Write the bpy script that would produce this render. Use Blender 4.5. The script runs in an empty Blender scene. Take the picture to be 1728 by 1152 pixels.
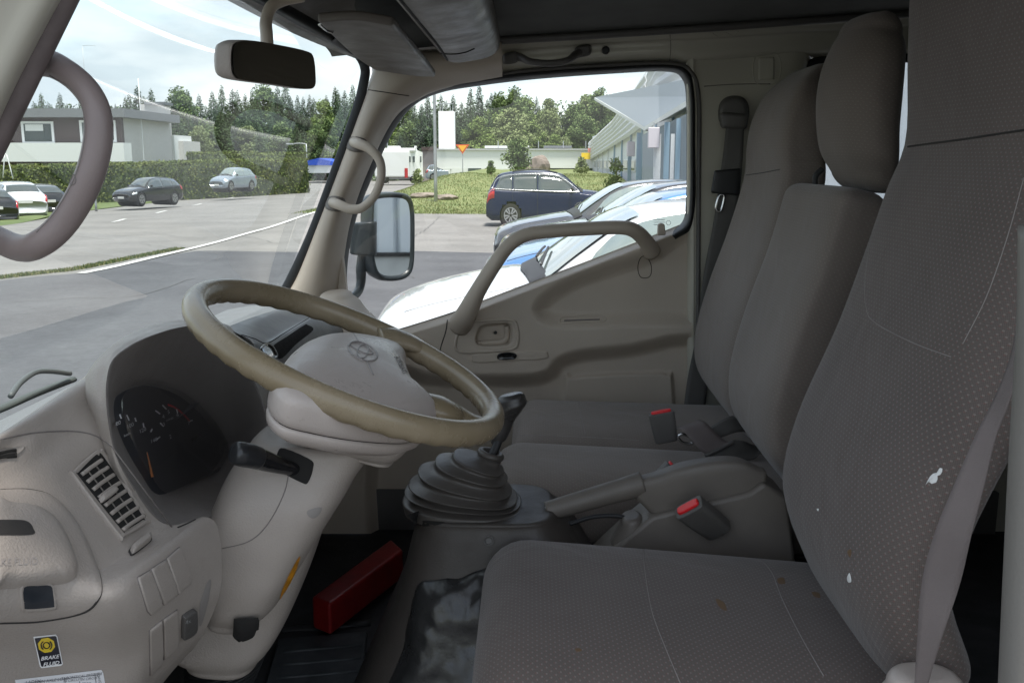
import bpy, bmesh, math, random
import numpy as np
from mathutils import Vector, Matrix
from mathutils.bvhtree import BVHTree
R_ = math.radians
sc = bpy.context.scene
col = sc.collection
random.seed(7)
rng = np.random.default_rng(7)

# ---------------------------------------------------------------- camera
YAW, PITCH, FPX, CAMZ = R_(1.055), R_(10.76), 1600.0, 2.1
cam = bpy.data.objects.new('camera', bpy.data.cameras.new('camera'))
col.objects.link(cam)
cam.location = (0, 0, CAMZ)
cam.rotation_euler = (R_(90) - PITCH, 0, YAW)
cam.data.sensor_width = 36
cam.data.lens = FPX / 1728 * 36
cam.data.clip_start = .02
cam.data.clip_end = 3000
sc.camera = cam
FW = Vector((-math.sin(YAW) * math.cos(PITCH), math.cos(YAW) * math.cos(PITCH), -math.sin(PITCH)))
RT = Vector((math.cos(YAW), math.sin(YAW), 0))
UP = RT.cross(FW)
C0 = Vector((0, 0, CAMZ))

# ---------------------------------------------------------------- world, sun, exposure
SUN_EL, SUN_AZ = 75, 150     # azimuth measured from +Y towards +X
world = bpy.data.worlds.new('World')
sc.world = world
world.use_nodes = True
nt = world.node_tree
nt.nodes.clear()
wo = nt.nodes.new('ShaderNodeOutputWorld')
bg = nt.nodes.new('ShaderNodeBackground')
sky = nt.nodes.new('ShaderNodeTexSky')
sky.sky_type = 'NISHITA'
sky.sun_disc = False
sky.sun_elevation = R_(SUN_EL)
sky.sun_rotation = R_(SUN_AZ)
sky.air_density = 1.0
sky.dust_density = 2.0
tc = nt.nodes.new('ShaderNodeTexCoord')
mp = nt.nodes.new('ShaderNodeMapping')
mp.inputs['Scale'].default_value = (1.6, 1.6, 5.0)
nz = nt.nodes.new('ShaderNodeTexNoise')
nz.inputs['Scale'].default_value = 1.7
nz.inputs['Detail'].default_value = 7
nz.inputs['Roughness'].default_value = .55
rp = nt.nodes.new('ShaderNodeValToRGB')
rp.color_ramp.elements[0].position = .40
rp.color_ramp.elements[0].color = (.42, .42, .42, 1)
rp.color_ramp.elements[1].position = .58
rp.color_ramp.elements[1].color = (1, 1, 1, 1)
mx = nt.nodes.new('ShaderNodeMixRGB')
mx.inputs[2].default_value = (3, 3, 3, 1)
nz2 = nt.nodes.new('ShaderNodeTexNoise'); nz2.inputs['Scale'].default_value = 3.1; nz2.inputs['Detail'].default_value = 5
rp2 = nt.nodes.new('ShaderNodeValToRGB')
rp2.color_ramp.elements[0].position = .40; rp2.color_ramp.elements[0].color = (2.3, 2.62, 2.88, 1)
rp2.color_ramp.elements[1].position = .62; rp2.color_ramp.elements[1].color = (3.75, 3.85, 3.9, 1)
nt.links.new(mp.outputs['Vector'], nz2.inputs['Vector']); nt.links.new(nz2.outputs['Fac'], rp2.inputs['Fac']); nt.links.new(rp2.outputs['Color'], mx.inputs[2])
L = nt.links.new
L(tc.outputs['Generated'], mp.inputs['Vector'])
L(mp.outputs['Vector'], nz.inputs['Vector'])
L(nz.outputs['Fac'], rp.inputs['Fac'])
L(rp.outputs['Color'], mx.inputs[0])
L(sky.outputs['Color'], mx.inputs[1])
L(mx.outputs['Color'], bg.inputs['Color'])
bg.inputs['Strength'].default_value = .15
L(bg.outputs[0], wo.inputs[0])
sun = bpy.data.objects.new('sun', bpy.data.lights.new('sun', 'SUN'))
col.objects.link(sun)
sun.data.energy = 3.0
sun.data.angle = R_(10)
sun.data.color = (1, .96, .9)
sd = Vector((math.sin(R_(SUN_AZ)) * math.cos(R_(SUN_EL)), math.cos(R_(SUN_AZ)) * math.cos(R_(SUN_EL)), math.sin(R_(SUN_EL))))
sun.rotation_euler = (-sd).to_track_quat('-Z', 'Y').to_euler()
sc.view_settings.view_transform = 'Standard'
sc.view_settings.look = 'None'
sc.view_settings.exposure = 1.35
sc.view_settings.gamma = 1
sc.cycles.max_bounces = 10
sc.cycles.transparent_max_bounces = 16
sc.cycles.use_denoising = True
sc.cycles.sample_clamp_indirect = 6

# ---------------------------------------------------------------- measuring helpers
def ray(x, y):
    return FW + RT * ((x - 864) / FPX) - UP * ((y - 576) / FPX)
def P(x, y, Y):
    d = ray(x, y); return C0 + d * (Y / d.y)
def PX(x, y, X):
    d = ray(x, y); return C0 + d * (X / d.x)
def PZ(x, y, z):
    d = ray(x, y); return C0 + d * ((z - CAMZ) / d.z)
def PP(x, y, o, n):
    d = ray(x, y); return C0 + d * ((Vector(o) - C0).dot(n) / d.dot(n))
def ss(a, b, x):
    t = min(1, max(0, (x - a) / (b - a))); return t * t * (3 - 2 * t)
def gz(x, y):
    z = .3 * (1 - ss(12, 27, y))
    z -= .03 * max(0, -x - 10) * ss(24, 44, y) * (1 - ss(60, 110, y))
    return z
def G(x, y):
    d = ray(x, y); t = 5.0
    for i in range(4000):
        p = C0 + d * t
        if p.z < gz(p.x, p.y): break
        t += max(.02, t * .002)
    return p

# ---------------------------------------------------------------- materials
MATS = {}
def mat(name, c, rough=.5, metal=0, spec=.5, bump=0, bscale=300, var=0, vscale=8, coat=0, c2=None, emit=None, alpha=None, sheen=0):
    if name in MATS: return MATS[name]
    m = bpy.data.materials.new(name); m.use_nodes = True
    t = m.node_tree; b = t.nodes['Principled BSDF']
    b.inputs['Base Color'].default_value = (*c, 1)
    b.inputs['Roughness'].default_value = rough
    b.inputs['Metallic'].default_value = metal
    b.inputs['Specular IOR Level'].default_value = spec
    b.inputs['Coat Weight'].default_value = coat
    b.inputs['Coat Roughness'].default_value = .05
    if sheen: b.inputs['Sheen Weight'].default_value = sheen
    tcn = t.nodes.new('ShaderNodeTexCoord')
    if var or c2:
        n = t.nodes.new('ShaderNodeTexNoise'); n.inputs['Scale'].default_value = vscale; n.inputs['Detail'].default_value = 6
        t.links.new(tcn.outputs['Object'], n.inputs['Vector'])
        r = t.nodes.new('ShaderNodeValToRGB')
        cc = c2 or tuple(v * (1 + var) for v in c)
        lo = c if c2 else tuple(v * (1 - var) for v in c)
        r.color_ramp.elements[0].position = .35; r.color_ramp.elements[1].position = .65
        r.color_ramp.elements[0].color = (*lo, 1); r.color_ramp.elements[1].color = (*cc, 1)
        t.links.new(n.outputs['Fac'], r.inputs['Fac']); t.links.new(r.outputs['Color'], b.inputs['Base Color'])
    if bump and metal < .5:      # handling wear: the gloss is uneven
        n = t.nodes.new('ShaderNodeTexNoise'); n.inputs['Scale'].default_value = 14; n.inputs['Detail'].default_value = 8; n.inputs['Roughness'].default_value = .7
        t.links.new(tcn.outputs['Object'], n.inputs['Vector'])
        r = t.nodes.new('ShaderNodeMapRange'); r.inputs[1].default_value = .3; r.inputs[2].default_value = .7; r.inputs[3].default_value = max(.05, rough - .13); r.inputs[4].default_value = min(1, rough + .13)
        t.links.new(n.outputs['Fac'], r.inputs[0]); t.links.new(r.outputs[0], b.inputs['Roughness'])
    if bump:
        n = t.nodes.new('ShaderNodeTexNoise'); n.inputs['Scale'].default_value = bscale; n.inputs['Detail'].default_value = 3
        t.links.new(tcn.outputs['Object'], n.inputs['Vector'])
        k = t.nodes.new('ShaderNodeBump'); k.inputs['Strength'].default_value = bump; k.inputs['Distance'].default_value = .002
        t.links.new(n.outputs['Fac'], k.inputs['Height']); t.links.new(k.outputs['Normal'], b.inputs['Normal'])
    if emit:
        b.inputs['Emission Color'].default_value = (*emit, 1); b.inputs['Emission Strength'].default_value = 1
    MATS[name] = m
    return m

def glass(name, tint=(.93, .97, .95), k=1.0, rough=0.0):
    m = bpy.data.materials.new(name); m.use_nodes = True; t = m.node_tree; t.nodes.clear()
    o = t.nodes.new('ShaderNodeOutputMaterial'); mxs = t.nodes.new('ShaderNodeMixShader')
    tr = t.nodes.new('ShaderNodeBsdfTransparent'); tr.inputs[0].default_value = (*tint, 1)
    gl = t.nodes.new('ShaderNodeBsdfGlossy'); gl.inputs['Roughness'].default_value = rough
    fr = t.nodes.new('ShaderNodeFresnel'); fr.inputs['IOR'].default_value = 1.5
    mu = t.nodes.new('ShaderNodeMath'); mu.operation = 'MULTIPLY'; mu.inputs[1].default_value = k; mu.use_clamp = True
    geo = t.nodes.new('ShaderNodeNewGeometry')
    vm = t.nodes.new('ShaderNodeVectorMath'); vm.operation = 'MULTIPLY_ADD'
    # thin pane: use the facing-side normal on both sides so the back never reflects totally
    sw = t.nodes.new('ShaderNodeMath'); sw.operation = 'MULTIPLY_ADD'; sw.inputs[1].default_value = -(1.5 - 1 / 1.5); sw.inputs[2].default_value = 1.5
    t.links.new(geo.outputs['Backfacing'], sw.inputs[0])
    # Fresnel divides by IOR on back faces: feed 1/1.5 there so the outcome is the same
    t.links.new(sw.outputs[0], fr.inputs['IOR'])
    t.nodes.remove(vm)
    t.links.new(fr.outputs[0], mu.inputs[0]); t.links.new(mu.outputs[0], mxs.inputs[0])
    t.links.new(tr.outputs[0], mxs.inputs[1]); t.links.new(gl.outputs[0], mxs.inputs[2]); t.links.new(mxs.outputs[0], o.inputs[0])
    MATS[name] = m
    return m

def fabric(name, base, dot, dot2, scale=150, strength=1.0):
    """woven upholstery: fine twill lines and a staggered grid of small pale and reddish dashes, laid out in UV metres"""
    m = bpy.data.materials.new(name); m.use_nodes = True; t = m.node_tree; b = t.nodes['Principled BSDF']
    b.inputs['Roughness'].default_value = .88; b.inputs['Specular IOR Level'].default_value = .22
    b.inputs['Sheen Weight'].default_value = .25; b.inputs['Sheen Roughness'].default_value = .4
    N = t.nodes.new; K = t.links.new
    uv = N('ShaderNodeTexCoord')
    def math_(op, a, b2=None, c=None):
        n = N('ShaderNodeMath'); n.operation = op
        for i, v in enumerate((a, b2, c)):
            if v is None: continue
            if isinstance(v, (int, float)): n.inputs[i].default_value = v
            else: K(v, n.inputs[i])
        return n.outputs[0]
    sp = N('ShaderNodeSeparateXYZ'); K(uv.outputs['UV'], sp.inputs[0])
    u = math_('MULTIPLY', sp.outputs[0], scale); v = math_('MULTIPLY', sp.outputs[1], scale * 1.65)
    row = math_('FLOOR', v)
    u2 = math_('ADD', u, math_('MULTIPLY', row, .5))
    fu = math_('SUBTRACT', math_('FRACT', u2), .5); fv = math_('SUBTRACT', math_('FRACT', v), .5)
    def spot(cu, cv, ru, rv):
        a = math_('DIVIDE', math_('SUBTRACT', fu, cu), ru); c = math_('DIVIDE', math_('SUBTRACT', fv, cv), rv)
        d = math_('ADD', math_('MULTIPLY', a, a), math_('MULTIPLY', c, c))
        return math_('LESS_THAN', d, 1.0)
    s1 = spot(0, .12, .15, .20); s2 = spot(.08, -.22, .17, .16)
    big = N('ShaderNodeTexNoise'); big.inputs['Scale'].default_value = 5; big.inputs['Detail'].default_value = 4; K(uv.outputs['Object'], big.inputs['Vector'])
    fine = N('ShaderNodeTexNoise'); fine.inputs['Scale'].default_value = 900; fine.inputs['Detail'].default_value = 2; K(uv.outputs['Object'], fine.inputs['Vector'])
    rr = N('ShaderNodeValToRGB'); rr.color_ramp.elements[0].color = (*[x * .85 for x in base], 1); rr.color_ramp.elements[1].color = (*[x * 1.15 for x in base], 1)
    rr.color_ramp.elements[0].position = .3; rr.color_ramp.elements[1].position = .7
    K(math_('ADD', math_('MULTIPLY', big.outputs['Fac'], .6), math_('MULTIPLY', fine.outputs['Fac'], .4)), rr.inputs['Fac'])
    m1 = N('ShaderNodeMixRGB'); m1.inputs[2].default_value = (*dot2, 1); K(math_('MULTIPLY', s2, strength), m1.inputs[0]); K(rr.outputs['Color'], m1.inputs[1])
    m2 = N('ShaderNodeMixRGB'); m2.inputs[2].default_value = (*dot, 1); K(math_('MULTIPLY', s1, strength), m2.inputs[0]); K(m1.outputs['Color'], m2.inputs[1])
    wv_ = math_('MULTIPLY', math_('SINE', math_('MULTIPLY', math_('ADD', sp.outputs[0], math_('MULTIPLY', sp.outputs[1], .6)), 2300)), math_('SINE', math_('MULTIPLY', math_('SUBTRACT', sp.outputs[1], math_('MULTIPLY', sp.outputs[0], .5)), 2100)))
    m3 = N('ShaderNodeMixRGB'); m3.blend_type = 'MULTIPLY'; m3.inputs[0].default_value = 1
    g3 = N('ShaderNodeCombineXYZ'); gv_ = math_('MULTIPLY_ADD', wv_, .16, 1.0)
    for i_ in range(3): K(gv_, g3.inputs[i_])
    K(m2.outputs['Color'], m3.inputs[1]); K(g3.outputs[0], m3.inputs[2])
    K(m3.outputs['Color'], b.inputs['Base Color'])
    tw = math_('SINE', math_('MULTIPLY', math_('ADD', sp.outputs[0], sp.outputs[1]), 3200))
    cz_ = N('ShaderNodeTexNoise'); cz_.inputs['Scale'].default_value = 9; cz_.inputs['Detail'].default_value = 2; cz_.inputs['Distortion'].default_value = 1.2; K(uv.outputs['Object'], cz_.inputs['Vector'])
    h = math_('ADD', math_('ADD', math_('MULTIPLY', cz_.outputs['Fac'], 9), math_('MULTIPLY', s1, .8)), math_('ADD', math_('MULTIPLY', tw, .15), math_('MULTIPLY', fine.outputs['Fac'], .8)))
    k = N('ShaderNodeBump'); k.inputs['Strength'].default_value = .35; k.inputs['Distance'].default_value = .0012
    K(h, k.inputs['Height']); K(k.outputs['Normal'], b.inputs['Normal'])
    MATS[name] = m
    return m

# ---------------------------------------------------------------- object helpers
def tag(o, label=None, cat=None, group=None, kind=None):
    if label: o['label'] = label
    if cat: o['category'] = cat
    if group: o['group'] = group
    if kind: o['kind'] = kind
    return o
def thing(name, label, cat, loc=(0, 0, 0), rz=0, group=None):
    o = bpy.data.objects.new(name, None); col.objects.link(o)
    o.empty_display_size = .1
    o.location = loc; o.rotation_euler = (0, 0, rz)
    return tag(o, label, cat, group)
def link(name, me, parent=None, local=False):
    o = bpy.data.objects.new(name, me); col.objects.link(o)
    if parent is not None:
        o.parent = parent
        if not local and parent.type == 'EMPTY': o.location = -parent.location
    return o
def mesh(name, V, F, m, parent=None, smooth=True, uv=None, bevel=0, seg=3, solid=0, sub=0, local=False, mats=None, mi=None, off=-1, angle=None):
    me = bpy.data.meshes.new(name)
    me.from_pydata([tuple(v) for v in V], [], F)
    for q in (mats or [m]): me.materials.append(q)
    if mi is not None: me.polygons.foreach_set('material_index', mi)
    if smooth: me.polygons.foreach_set('use_smooth', [True] * len(me.polygons))
    if uv is not None:
        l = me.uv_layers.new(name='UVMap')
        idx = np.empty(len(me.loops), dtype=np.int32); me.loops.foreach_get('vertex_index', idx)
        l.data.foreach_set('uv', np.asarray(uv, dtype=np.float32)[idx].ravel())
    me.validate(); me.update()
    o = link(name, me, parent, local)
    if solid:
        s = o.modifiers.new('solid', 'SOLIDIFY'); s.thickness = solid; s.offset = off
    if bevel:
        b = o.modifiers.new('bevel', 'BEVEL'); b.width = bevel; b.segments = seg; b.limit_method = 'ANGLE'; b.angle_limit = R_(angle or 35)
        b.harden_normals = False
        w = o.modifiers.new('wn', 'WEIGHTED_NORMAL'); w.keep_sharp = False
    if sub:
        s = o.modifiers.new('sub', 'SUBSURF'); s.levels = sub; s.render_levels = sub
    return o
def cr(pts, n, closed=False):
    """Catmull-Rom through pts (array k x d), n samples"""
    p = np.asarray([tuple(q) for q in pts], float); k = len(p)
    if closed: t = np.linspace(0, k, n, endpoint=False)
    else: t = np.linspace(0, k - 1, n)
    i = np.minimum(np.floor(t).astype(int), k - 1 if closed else k - 2); f = (t - i)[:, None]
    def g(j):
        if closed: return p[j % k]
        a = p[np.clip(j, 0, k - 1)].copy()
        lo = j < 0; hi = j > k - 1
        if lo.any(): a[lo] = 2 * p[0] - p[1]
        if hi.any(): a[hi] = 2 * p[-1] - p[-2]
        return a
    a, b, c, d = g(i - 1), g(i), g(i + 1), g(i + 2)
    return .5 * ((2 * b) + (-a + c) * f + (2 * a - 5 * b + 4 * c - d) * f * f + (-a + 3 * b - 3 * c + d) * f ** 3)
def loft(name, rows, m, parent=None, nu=40, nv=30, closed=False, solid=0, off=-1, flip=False, disp=None, **kw):
    rows = [cr(r, nu, closed) for r in rows]
    A = np.array(rows)                                   # k x nu x 3
    B = np.stack([cr(A[:, j], nv) for j in range(nu)], 1)   # nv x nu x 3
    if disp is not None: B = disp(B)
    V = B.reshape(-1, 3)
    F = []
    uu = nu if closed else nu - 1
    for i in range(nv - 1):
        for j in range(uu):
            q = (i * nu + j, i * nu + (j + 1) % nu, (i + 1) * nu + (j + 1) % nu, (i + 1) * nu + j)
            F.append(q[::-1] if flip else q)
    du = np.linalg.norm(np.diff(B, axis=1), axis=2); dv = np.linalg.norm(np.diff(B, axis=0), axis=2)
    U = np.concatenate([np.zeros((nv, 1)), np.cumsum(du, 1)], 1); W = np.concatenate([np.zeros((1, nu)), np.cumsum(dv, 0)], 0)
    return mesh(name, V, F, m, parent, uv=np.stack([U.ravel(), W.ravel()], 1), solid=solid, off=off, **kw)
def blob(name, secs, m, parent=None, ns=30, nr=40, cap=(0.02, 0.02), disp=None, local=False, mats=None, mif=None, sub=0):
    """secs: (centre, half axis a, half axis b, exponent). Rounded-end solid lofted through superellipse rings"""
    arr = [list(c) + list(a) + list(b) + [e] for c, a, b, e in secs]
    S = cr(arr, ns)
    rows = []
    def ring(c, a, b, e):
        th = np.linspace(0, 2 * np.pi, nr, endpoint=False)
        cs, sn = np.cos(th), np.sin(th)
        x = np.sign(cs) * np.abs(cs) ** (2 / e); y = np.sign(sn) * np.abs(sn) ** (2 / e)
        return c + np.outer(x, a) + np.outer(y, b)
    def caps(s, d, rc):
        out = []
        c, a, b, e = s[:3], s[3:6], s[6:9], s[9]
        la, lb = np.linalg.norm(a), np.linalg.norm(b)
        for k in range(1, 8):
            an = k / 7 * np.pi / 2
            ins = rc * (1 - np.cos(an))
            out.append(ring(c + d * rc * np.sin(an), a * max(.02, 1 - ins / la), b * max(.02, 1 - ins / lb), e))
        la2, lb2 = max(.02, 1 - rc / la), max(.02, 1 - rc / lb)
        for q in (.6, .25): out.append(ring(c + d * rc * 1.0, a * la2 * q, b * lb2 * q, e))
        return out
    d0 = S[0][:3] - S[1][:3]; d0 /= np.linalg.norm(d0); d1 = S[-1][:3] - S[-2][:3]; d1 /= np.linalg.norm(d1)
    if cap[0]: rows += caps(S[0], d0, cap[0])[::-1]
    for s in S: rows.append(ring(s[:3], s[3:6], s[6:9], s[9]))
    if cap[1]: rows += caps(S[-1], d1, cap[1])
    B = np.array(rows)
    if disp is not None: B = disp(B)
    n = len(B); V = B.reshape(-1, 3); F = []
    for i in range(n - 1):
        for j in range(nr):
            F.append((i * nr + j, i * nr + (j + 1) % nr, (i + 1) * nr + (j + 1) % nr, (i + 1) * nr + j))
    F.append(tuple(range(nr - 1, -1, -1))); F.append(tuple((n - 1) * nr + j for j in range(nr)))
    du = np.linalg.norm(np.roll(B, -1, 1) - B, axis=2).mean(0); dv = np.linalg.norm(np.diff(B, axis=0), axis=2)
    U = np.tile(np.concatenate([[0], np.cumsum(du)[:-1]]), (n, 1)); W = np.tile(np.concatenate([[0], np.cumsum(dv.mean(1))])[:, None], (1, nr))
    mi = None
    if mif is not None: mi = [mif(B, f) for f in F]
    o = mesh(name, V, F, m, parent, uv=np.stack([U.ravel(), W.ravel()], 1), local=local, mats=mats, mi=mi, sub=sub)
    bm = bmesh.new(); bm.from_mesh(o.data); bmesh.ops.recalc_face_normals(bm, faces=bm.faces); bm.to_mesh(o.data); bm.free()
    return o
def tubegeo(pts, r, n=16, nseg=None, closed=False, sq=1.0, upv=None, caps=True):
    p = cr(pts, nseg or len(pts) * 8, closed); k = len(p)
    rr = np.full(k, r) if np.isscalar(r) else np.interp(np.linspace(0, 1, k), np.linspace(0, 1, len(r)), r)
    T = np.gradient(p, axis=0) if not closed else np.roll(p, -1, 0) - np.roll(p, 1, 0)
    T /= np.linalg.norm(T, axis=1)[:, None]
    u = np.array(upv if upv is not None else ((0, 0, 1) if abs(T[0][2]) < .9 else (1, 0, 0)), float)
    V = []; F = []
    for i in range(k):
        if upv is not None: u = np.array(upv, float)
        u = u - T[i] * u.dot(T[i]); u /= np.linalg.norm(u); w = np.cross(T[i], u)
        for j in range(n):
            a = 2 * math.pi * j / n
            V.append(p[i] + rr[i] * (math.cos(a) * u * sq + math.sin(a) * w))
    kk = k if closed else k - 1
    for i in range(kk):
        for j in range(n):
            F.append((i * n + j, i * n + (j + 1) % n, ((i + 1) % k) * n + (j + 1) % n, ((i + 1) % k) * n + j))
    if not closed and caps:
        F.append(tuple(range(n - 1, -1, -1))); F.append(tuple((k - 1) * n + j for j in range(n)))
    return V, F
def tube(name, pts, r, m, parent=None, n=16, nseg=None, closed=False, sq=1.0, upv=None, local=False, bevel=0):
    V, F = tubegeo(pts, r, n, nseg, closed, sq, upv)
    return mesh(name, V, F, m, parent, local=local, bevel=bevel, angle=60)
def prism(name, poly, vec, m, parent=None, bevel=0, seg=3, smooth=True, local=False, curve=0):
    poly = [Vector(p) for p in poly]
    if curve: poly = [Vector(p) for p in cr(poly, curve, True)]
    n = len(poly); vec = Vector(vec)
    V = poly + [p + vec for p in poly]
    F = [tuple(range(n)), tuple(range(2 * n - 1, n - 1, -1))] + [(i, i + n, (i + 1) % n + n, (i + 1) % n) for i in range(n)]
    bm = bmesh.new(); vs = [bm.verts.new(v) for v in V]
    for f in F: bm.faces.new([vs[i] for i in f])
    bmesh.ops.recalc_face_normals(bm, faces=bm.faces)
    me = bpy.data.meshes.new(name); bm.to_mesh(me); bm.free(); me.materials.append(m)
    o = link(name, me, parent, local)
    if smooth and bevel: me.polygons.foreach_set('use_smooth', [True] * len(me.polygons))
    if bevel:
        b = o.modifiers.new('bevel', 'BEVEL'); b.width = bevel; b.segments = seg; b.limit_method = 'ANGLE'; b.angle_limit = R_(40)
        o.modifiers.new('wn', 'WEIGHTED_NORMAL')
    return o
def box(name, lo, hi, m, parent=None, bevel=0, local=False, mtx=None):
    (x0, y0, z0), (x1, y1, z1) = lo, hi
    V = [Vector(v) for v in ((x0, y0, z0), (x1, y0, z0), (x1, y1, z0), (x0, y1, z0), (x0, y0, z1), (x1, y0, z1), (x1, y1, z1), (x0, y1, z1))]
    if mtx: V = [mtx @ v for v in V]
    F = [(3, 2, 1, 0), (4, 5, 6, 7), (0, 1, 5, 4), (1, 2, 6, 5), (2, 3, 7, 6), (3, 0, 4, 7)]
    return mesh(name, V, F, m, parent, smooth=bool(bevel), bevel=bevel, local=local)
def join(a, b):
    """merge b's mesh into a (both in the same space) as part of the same piece"""
    me = a.data; off = len(me.materials)
    bm = bmesh.new(); bm.from_mesh(me)
    tmp = b.data
    bm2 = bmesh.new(); bm2.from_mesh(tmp)
    uvl = bm.loops.layers.uv.active
    vm = {v: bm.verts.new(v.co) for v in bm2.verts}
    for f in bm2.faces:
        try: nf = bm.faces.new([vm[v] for v in f.verts])
        except ValueError: continue
        nf.smooth = f.smooth; nf.material_index = f.material_index + off
    bm.to_mesh(me); bm.free(); bm2.free()
    for m in tmp.materials: me.materials.append(m)
    bpy.data.objects.remove(b); bpy.data.meshes.remove(tmp)
    return a
def bvh(*objs):
    bpy.context.view_layer.update()
    dg = bpy.context.evaluated_depsgraph_get(); V = []; F = []
    for o in objs:
        e = o.evaluated_get(dg); me = e.to_mesh(); k = len(V)
        V += [o.matrix_world @ v.co for v in me.vertices]
        F += [[i + k for i in p.vertices] for p in me.polygons]
        e.to_mesh_clear()
    return BVHTree.FromPolygons(V, F)
def hit(tree, x, y, off=0.0, fallback=None):
    d = ray(x, y).normalized()
    loc, n, i, dist = tree.ray_cast(C0, d)
    if loc is None: return fallback, None
    if n.dot(d) > 0: n = -n
    return loc + n * off, n
def pxline(pts, n, closed=False):
    return cr([(a, b) for a, b in pts], n, closed)
def straight(pts, k=8, closed=True):
    p = [np.array(q[:2], float) for q in pts]; o = []
    for i in range(len(p) if closed else len(p) - 1):
        a, b = p[i], p[(i + 1) % len(p)]
        o += [a + (b - a) * j / k for j in range(k)]
    return np.array(o)
def seam(name, tree, pts, r, m, parent=None, closed=False, n=40, off=0.0, sharp=False):
    """a stitched line or moulded groove lying on a surface"""
    q = [hit(tree, x, y, off)[0] for x, y in (straight(pts, 6, closed) if sharp else pxline(pts, n, closed))]
    q = [v for v in q if v is not None]
    if len(q) < 3: return None
    V, F = tubegeo(q, r, 6, len(q), closed)
    return mesh(name, V, F, m, parent)
def relief(name, tree, outline, prof, m, parent=None, n=48, centre=None, smooth_outline=True, m_top=None, steps=None):
    """a raised or inlaid patch that follows a surface: prof = [(scale, height), ...] from the rim inwards"""
    o = pxline(outline, n, True) if smooth_outline else straight(outline, 6)
    n = len(o)
    c = np.array(centre) if centre is not None else o.mean(0)
    V = []; F = []; last = None
    prof = list(prof); full = [prof[0]]
    for (s0, h0), (s1, h1) in zip(prof, prof[1:] + [(.12, prof[-1][1])]):
        k_ = max(1, int(abs(s0 - s1) / .1))
        full += [(s0 + (s1 - s0) * i / k_, h0 + (h1 - h0) * i / k_) for i in range(1, k_ + 1)]
    prof = full
    mn = Vector()
    for s in (.25, .6, .95):
        for p in o[::3]:
            q = c + (p - c) * s; l, nn = hit(tree, q[0], q[1])
            if nn is not None: mn += nn
    mn.normalize()
    for s, h in prof:
        for p in o:
            q = c + (p - c) * s
            l, nn = hit(tree, q[0], q[1])
            l = l + (mn * .8 + nn * .2) * h if l is not None else (last if last is not None else P(q[0], q[1], 1))
            last = l; V.append(l)
    k = len(prof)
    for i in range(k - 1):
        for j in range(n): F.append((i * n + j, i * n + (j + 1) % n, (i + 1) * n + (j + 1) % n, (i + 1) * n + j))
    F.append(tuple((k - 1) * n + j for j in range(n)))
    ob = mesh(name, V, F, m, parent)
    bm = bmesh.new(); bm.from_mesh(ob.data); bm.faces.ensure_lookup_table()
    d = ob.data.polygons[-1].normal.dot(V[-1] - C0)
    bmesh.ops.recalc_face_normals(bm, faces=bm.faces); bm.faces.ensure_lookup_table(); bm.normal_update()
    if bm.faces[-1].normal.dot(V[-1] - C0) > 0: bmesh.ops.reverse_faces(bm, faces=bm.faces)
    bm.to_mesh(ob.data); bm.free()
    return ob
def text_mesh(s, bold=False):
    cu = bpy.data.curves.new('lettering', 'FONT'); cu.body = s; cu.align_x = 'CENTER'; cu.align_y = 'CENTER'
    cu.resolution_u = 3
    if bold: cu.offset = .02
    o = bpy.data.objects.new('lettering', cu); col.objects.link(o)
    bpy.context.view_layer.update()
    me = bpy.data.meshes.new_from_object(o.evaluated_get(bpy.context.evaluated_depsgraph_get()))
    V = [tuple(v.co) for v in me.vertices]; F = [tuple(p.vertices) for p in me.polygons]
    bpy.data.objects.remove(o); bpy.data.curves.remove(cu); bpy.data.meshes.remove(me)
    return V, F
def letter_px(name, tree, s, c, right, up, m, parent=None, off=.0006, bold=False):
    """lettering laid on a surface; right/up are the em vectors of the lettering as measured on it"""
    V, F = text_mesh(s, bold)
    W = []; n0 = hit(tree, c[0], c[1])[1] or Vector((1, 0, 0))
    for v in V:
        x = c[0] + v[0] * right[0] + v[1] * up[0]; y = c[1] + v[0] * right[1] + v[1] * up[1]
        l, n = hit(tree, x, y)
        W.append(l + n0 * off if l is not None else P(x, y, 1))
    return mesh(name, W, F, m, parent, smooth=False)
def letter_3d(name, s, o, r, u, m, parent=None, bold=False, local=False):
    V, F = text_mesh(s, bold)
    o, r, u = Vector(o), Vector(r), Vector(u)
    return mesh(name, [o + r * v[0] + u * v[1] for v in V], F, m, parent, smooth=False, local=local)
def dup(o, loc=None, rz=None, label=None, parent=None, scale=None):
    c = o.copy(); col.objects.link(c)
    if parent is not None: c.parent = parent
    if loc is not None: c.location = loc
    if rz is not None: c.rotation_euler[2] = rz
    if scale is not None: c.scale = scale
    if label: c['label'] = label
    for ch in list(o.children): dup(ch, parent=c)
    return c
# ================================================================ MATERIALS OF THE CAB
trimL = mat('light_grey_beige_plastic', (.335, .295, .262), .5, bump=.38, bscale=420, var=.04, vscale=6)
trimM = mat('mid_grey_beige_plastic', (.48, .41, .335), .5, bump=.3, bscale=420, var=.05, vscale=5)
trimH = mat('handle_plastic', (.23, .185, .175), .42, bump=.12, bscale=500, var=.04, vscale=20)
padM = mat('airbag_plastic', (.45, .395, .36), .33, bump=.25, bscale=600, var=.03, vscale=7)
rimM = mat('worn_khaki_rim', (.215, .17, .105), .26, bump=.12, bscale=700, c2=(.29, .235, .16), vscale=9)
darkT = mat('dark_grey_plastic', (.10, .094, .088), .5, bump=.25, bscale=350, var=.1, vscale=9)
darkT2 = mat('charcoal_plastic', (.15, .132, .115), .5, bump=.25, bscale=350, var=.1, vscale=9)
blackT = mat('black_trim', (.018, .018, .019), .55)
rubber = mat('black_rubber', (.014, .015, .017), .5)
gloss = mat('black_gloss', (.012, .012, .013), .12)
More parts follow.
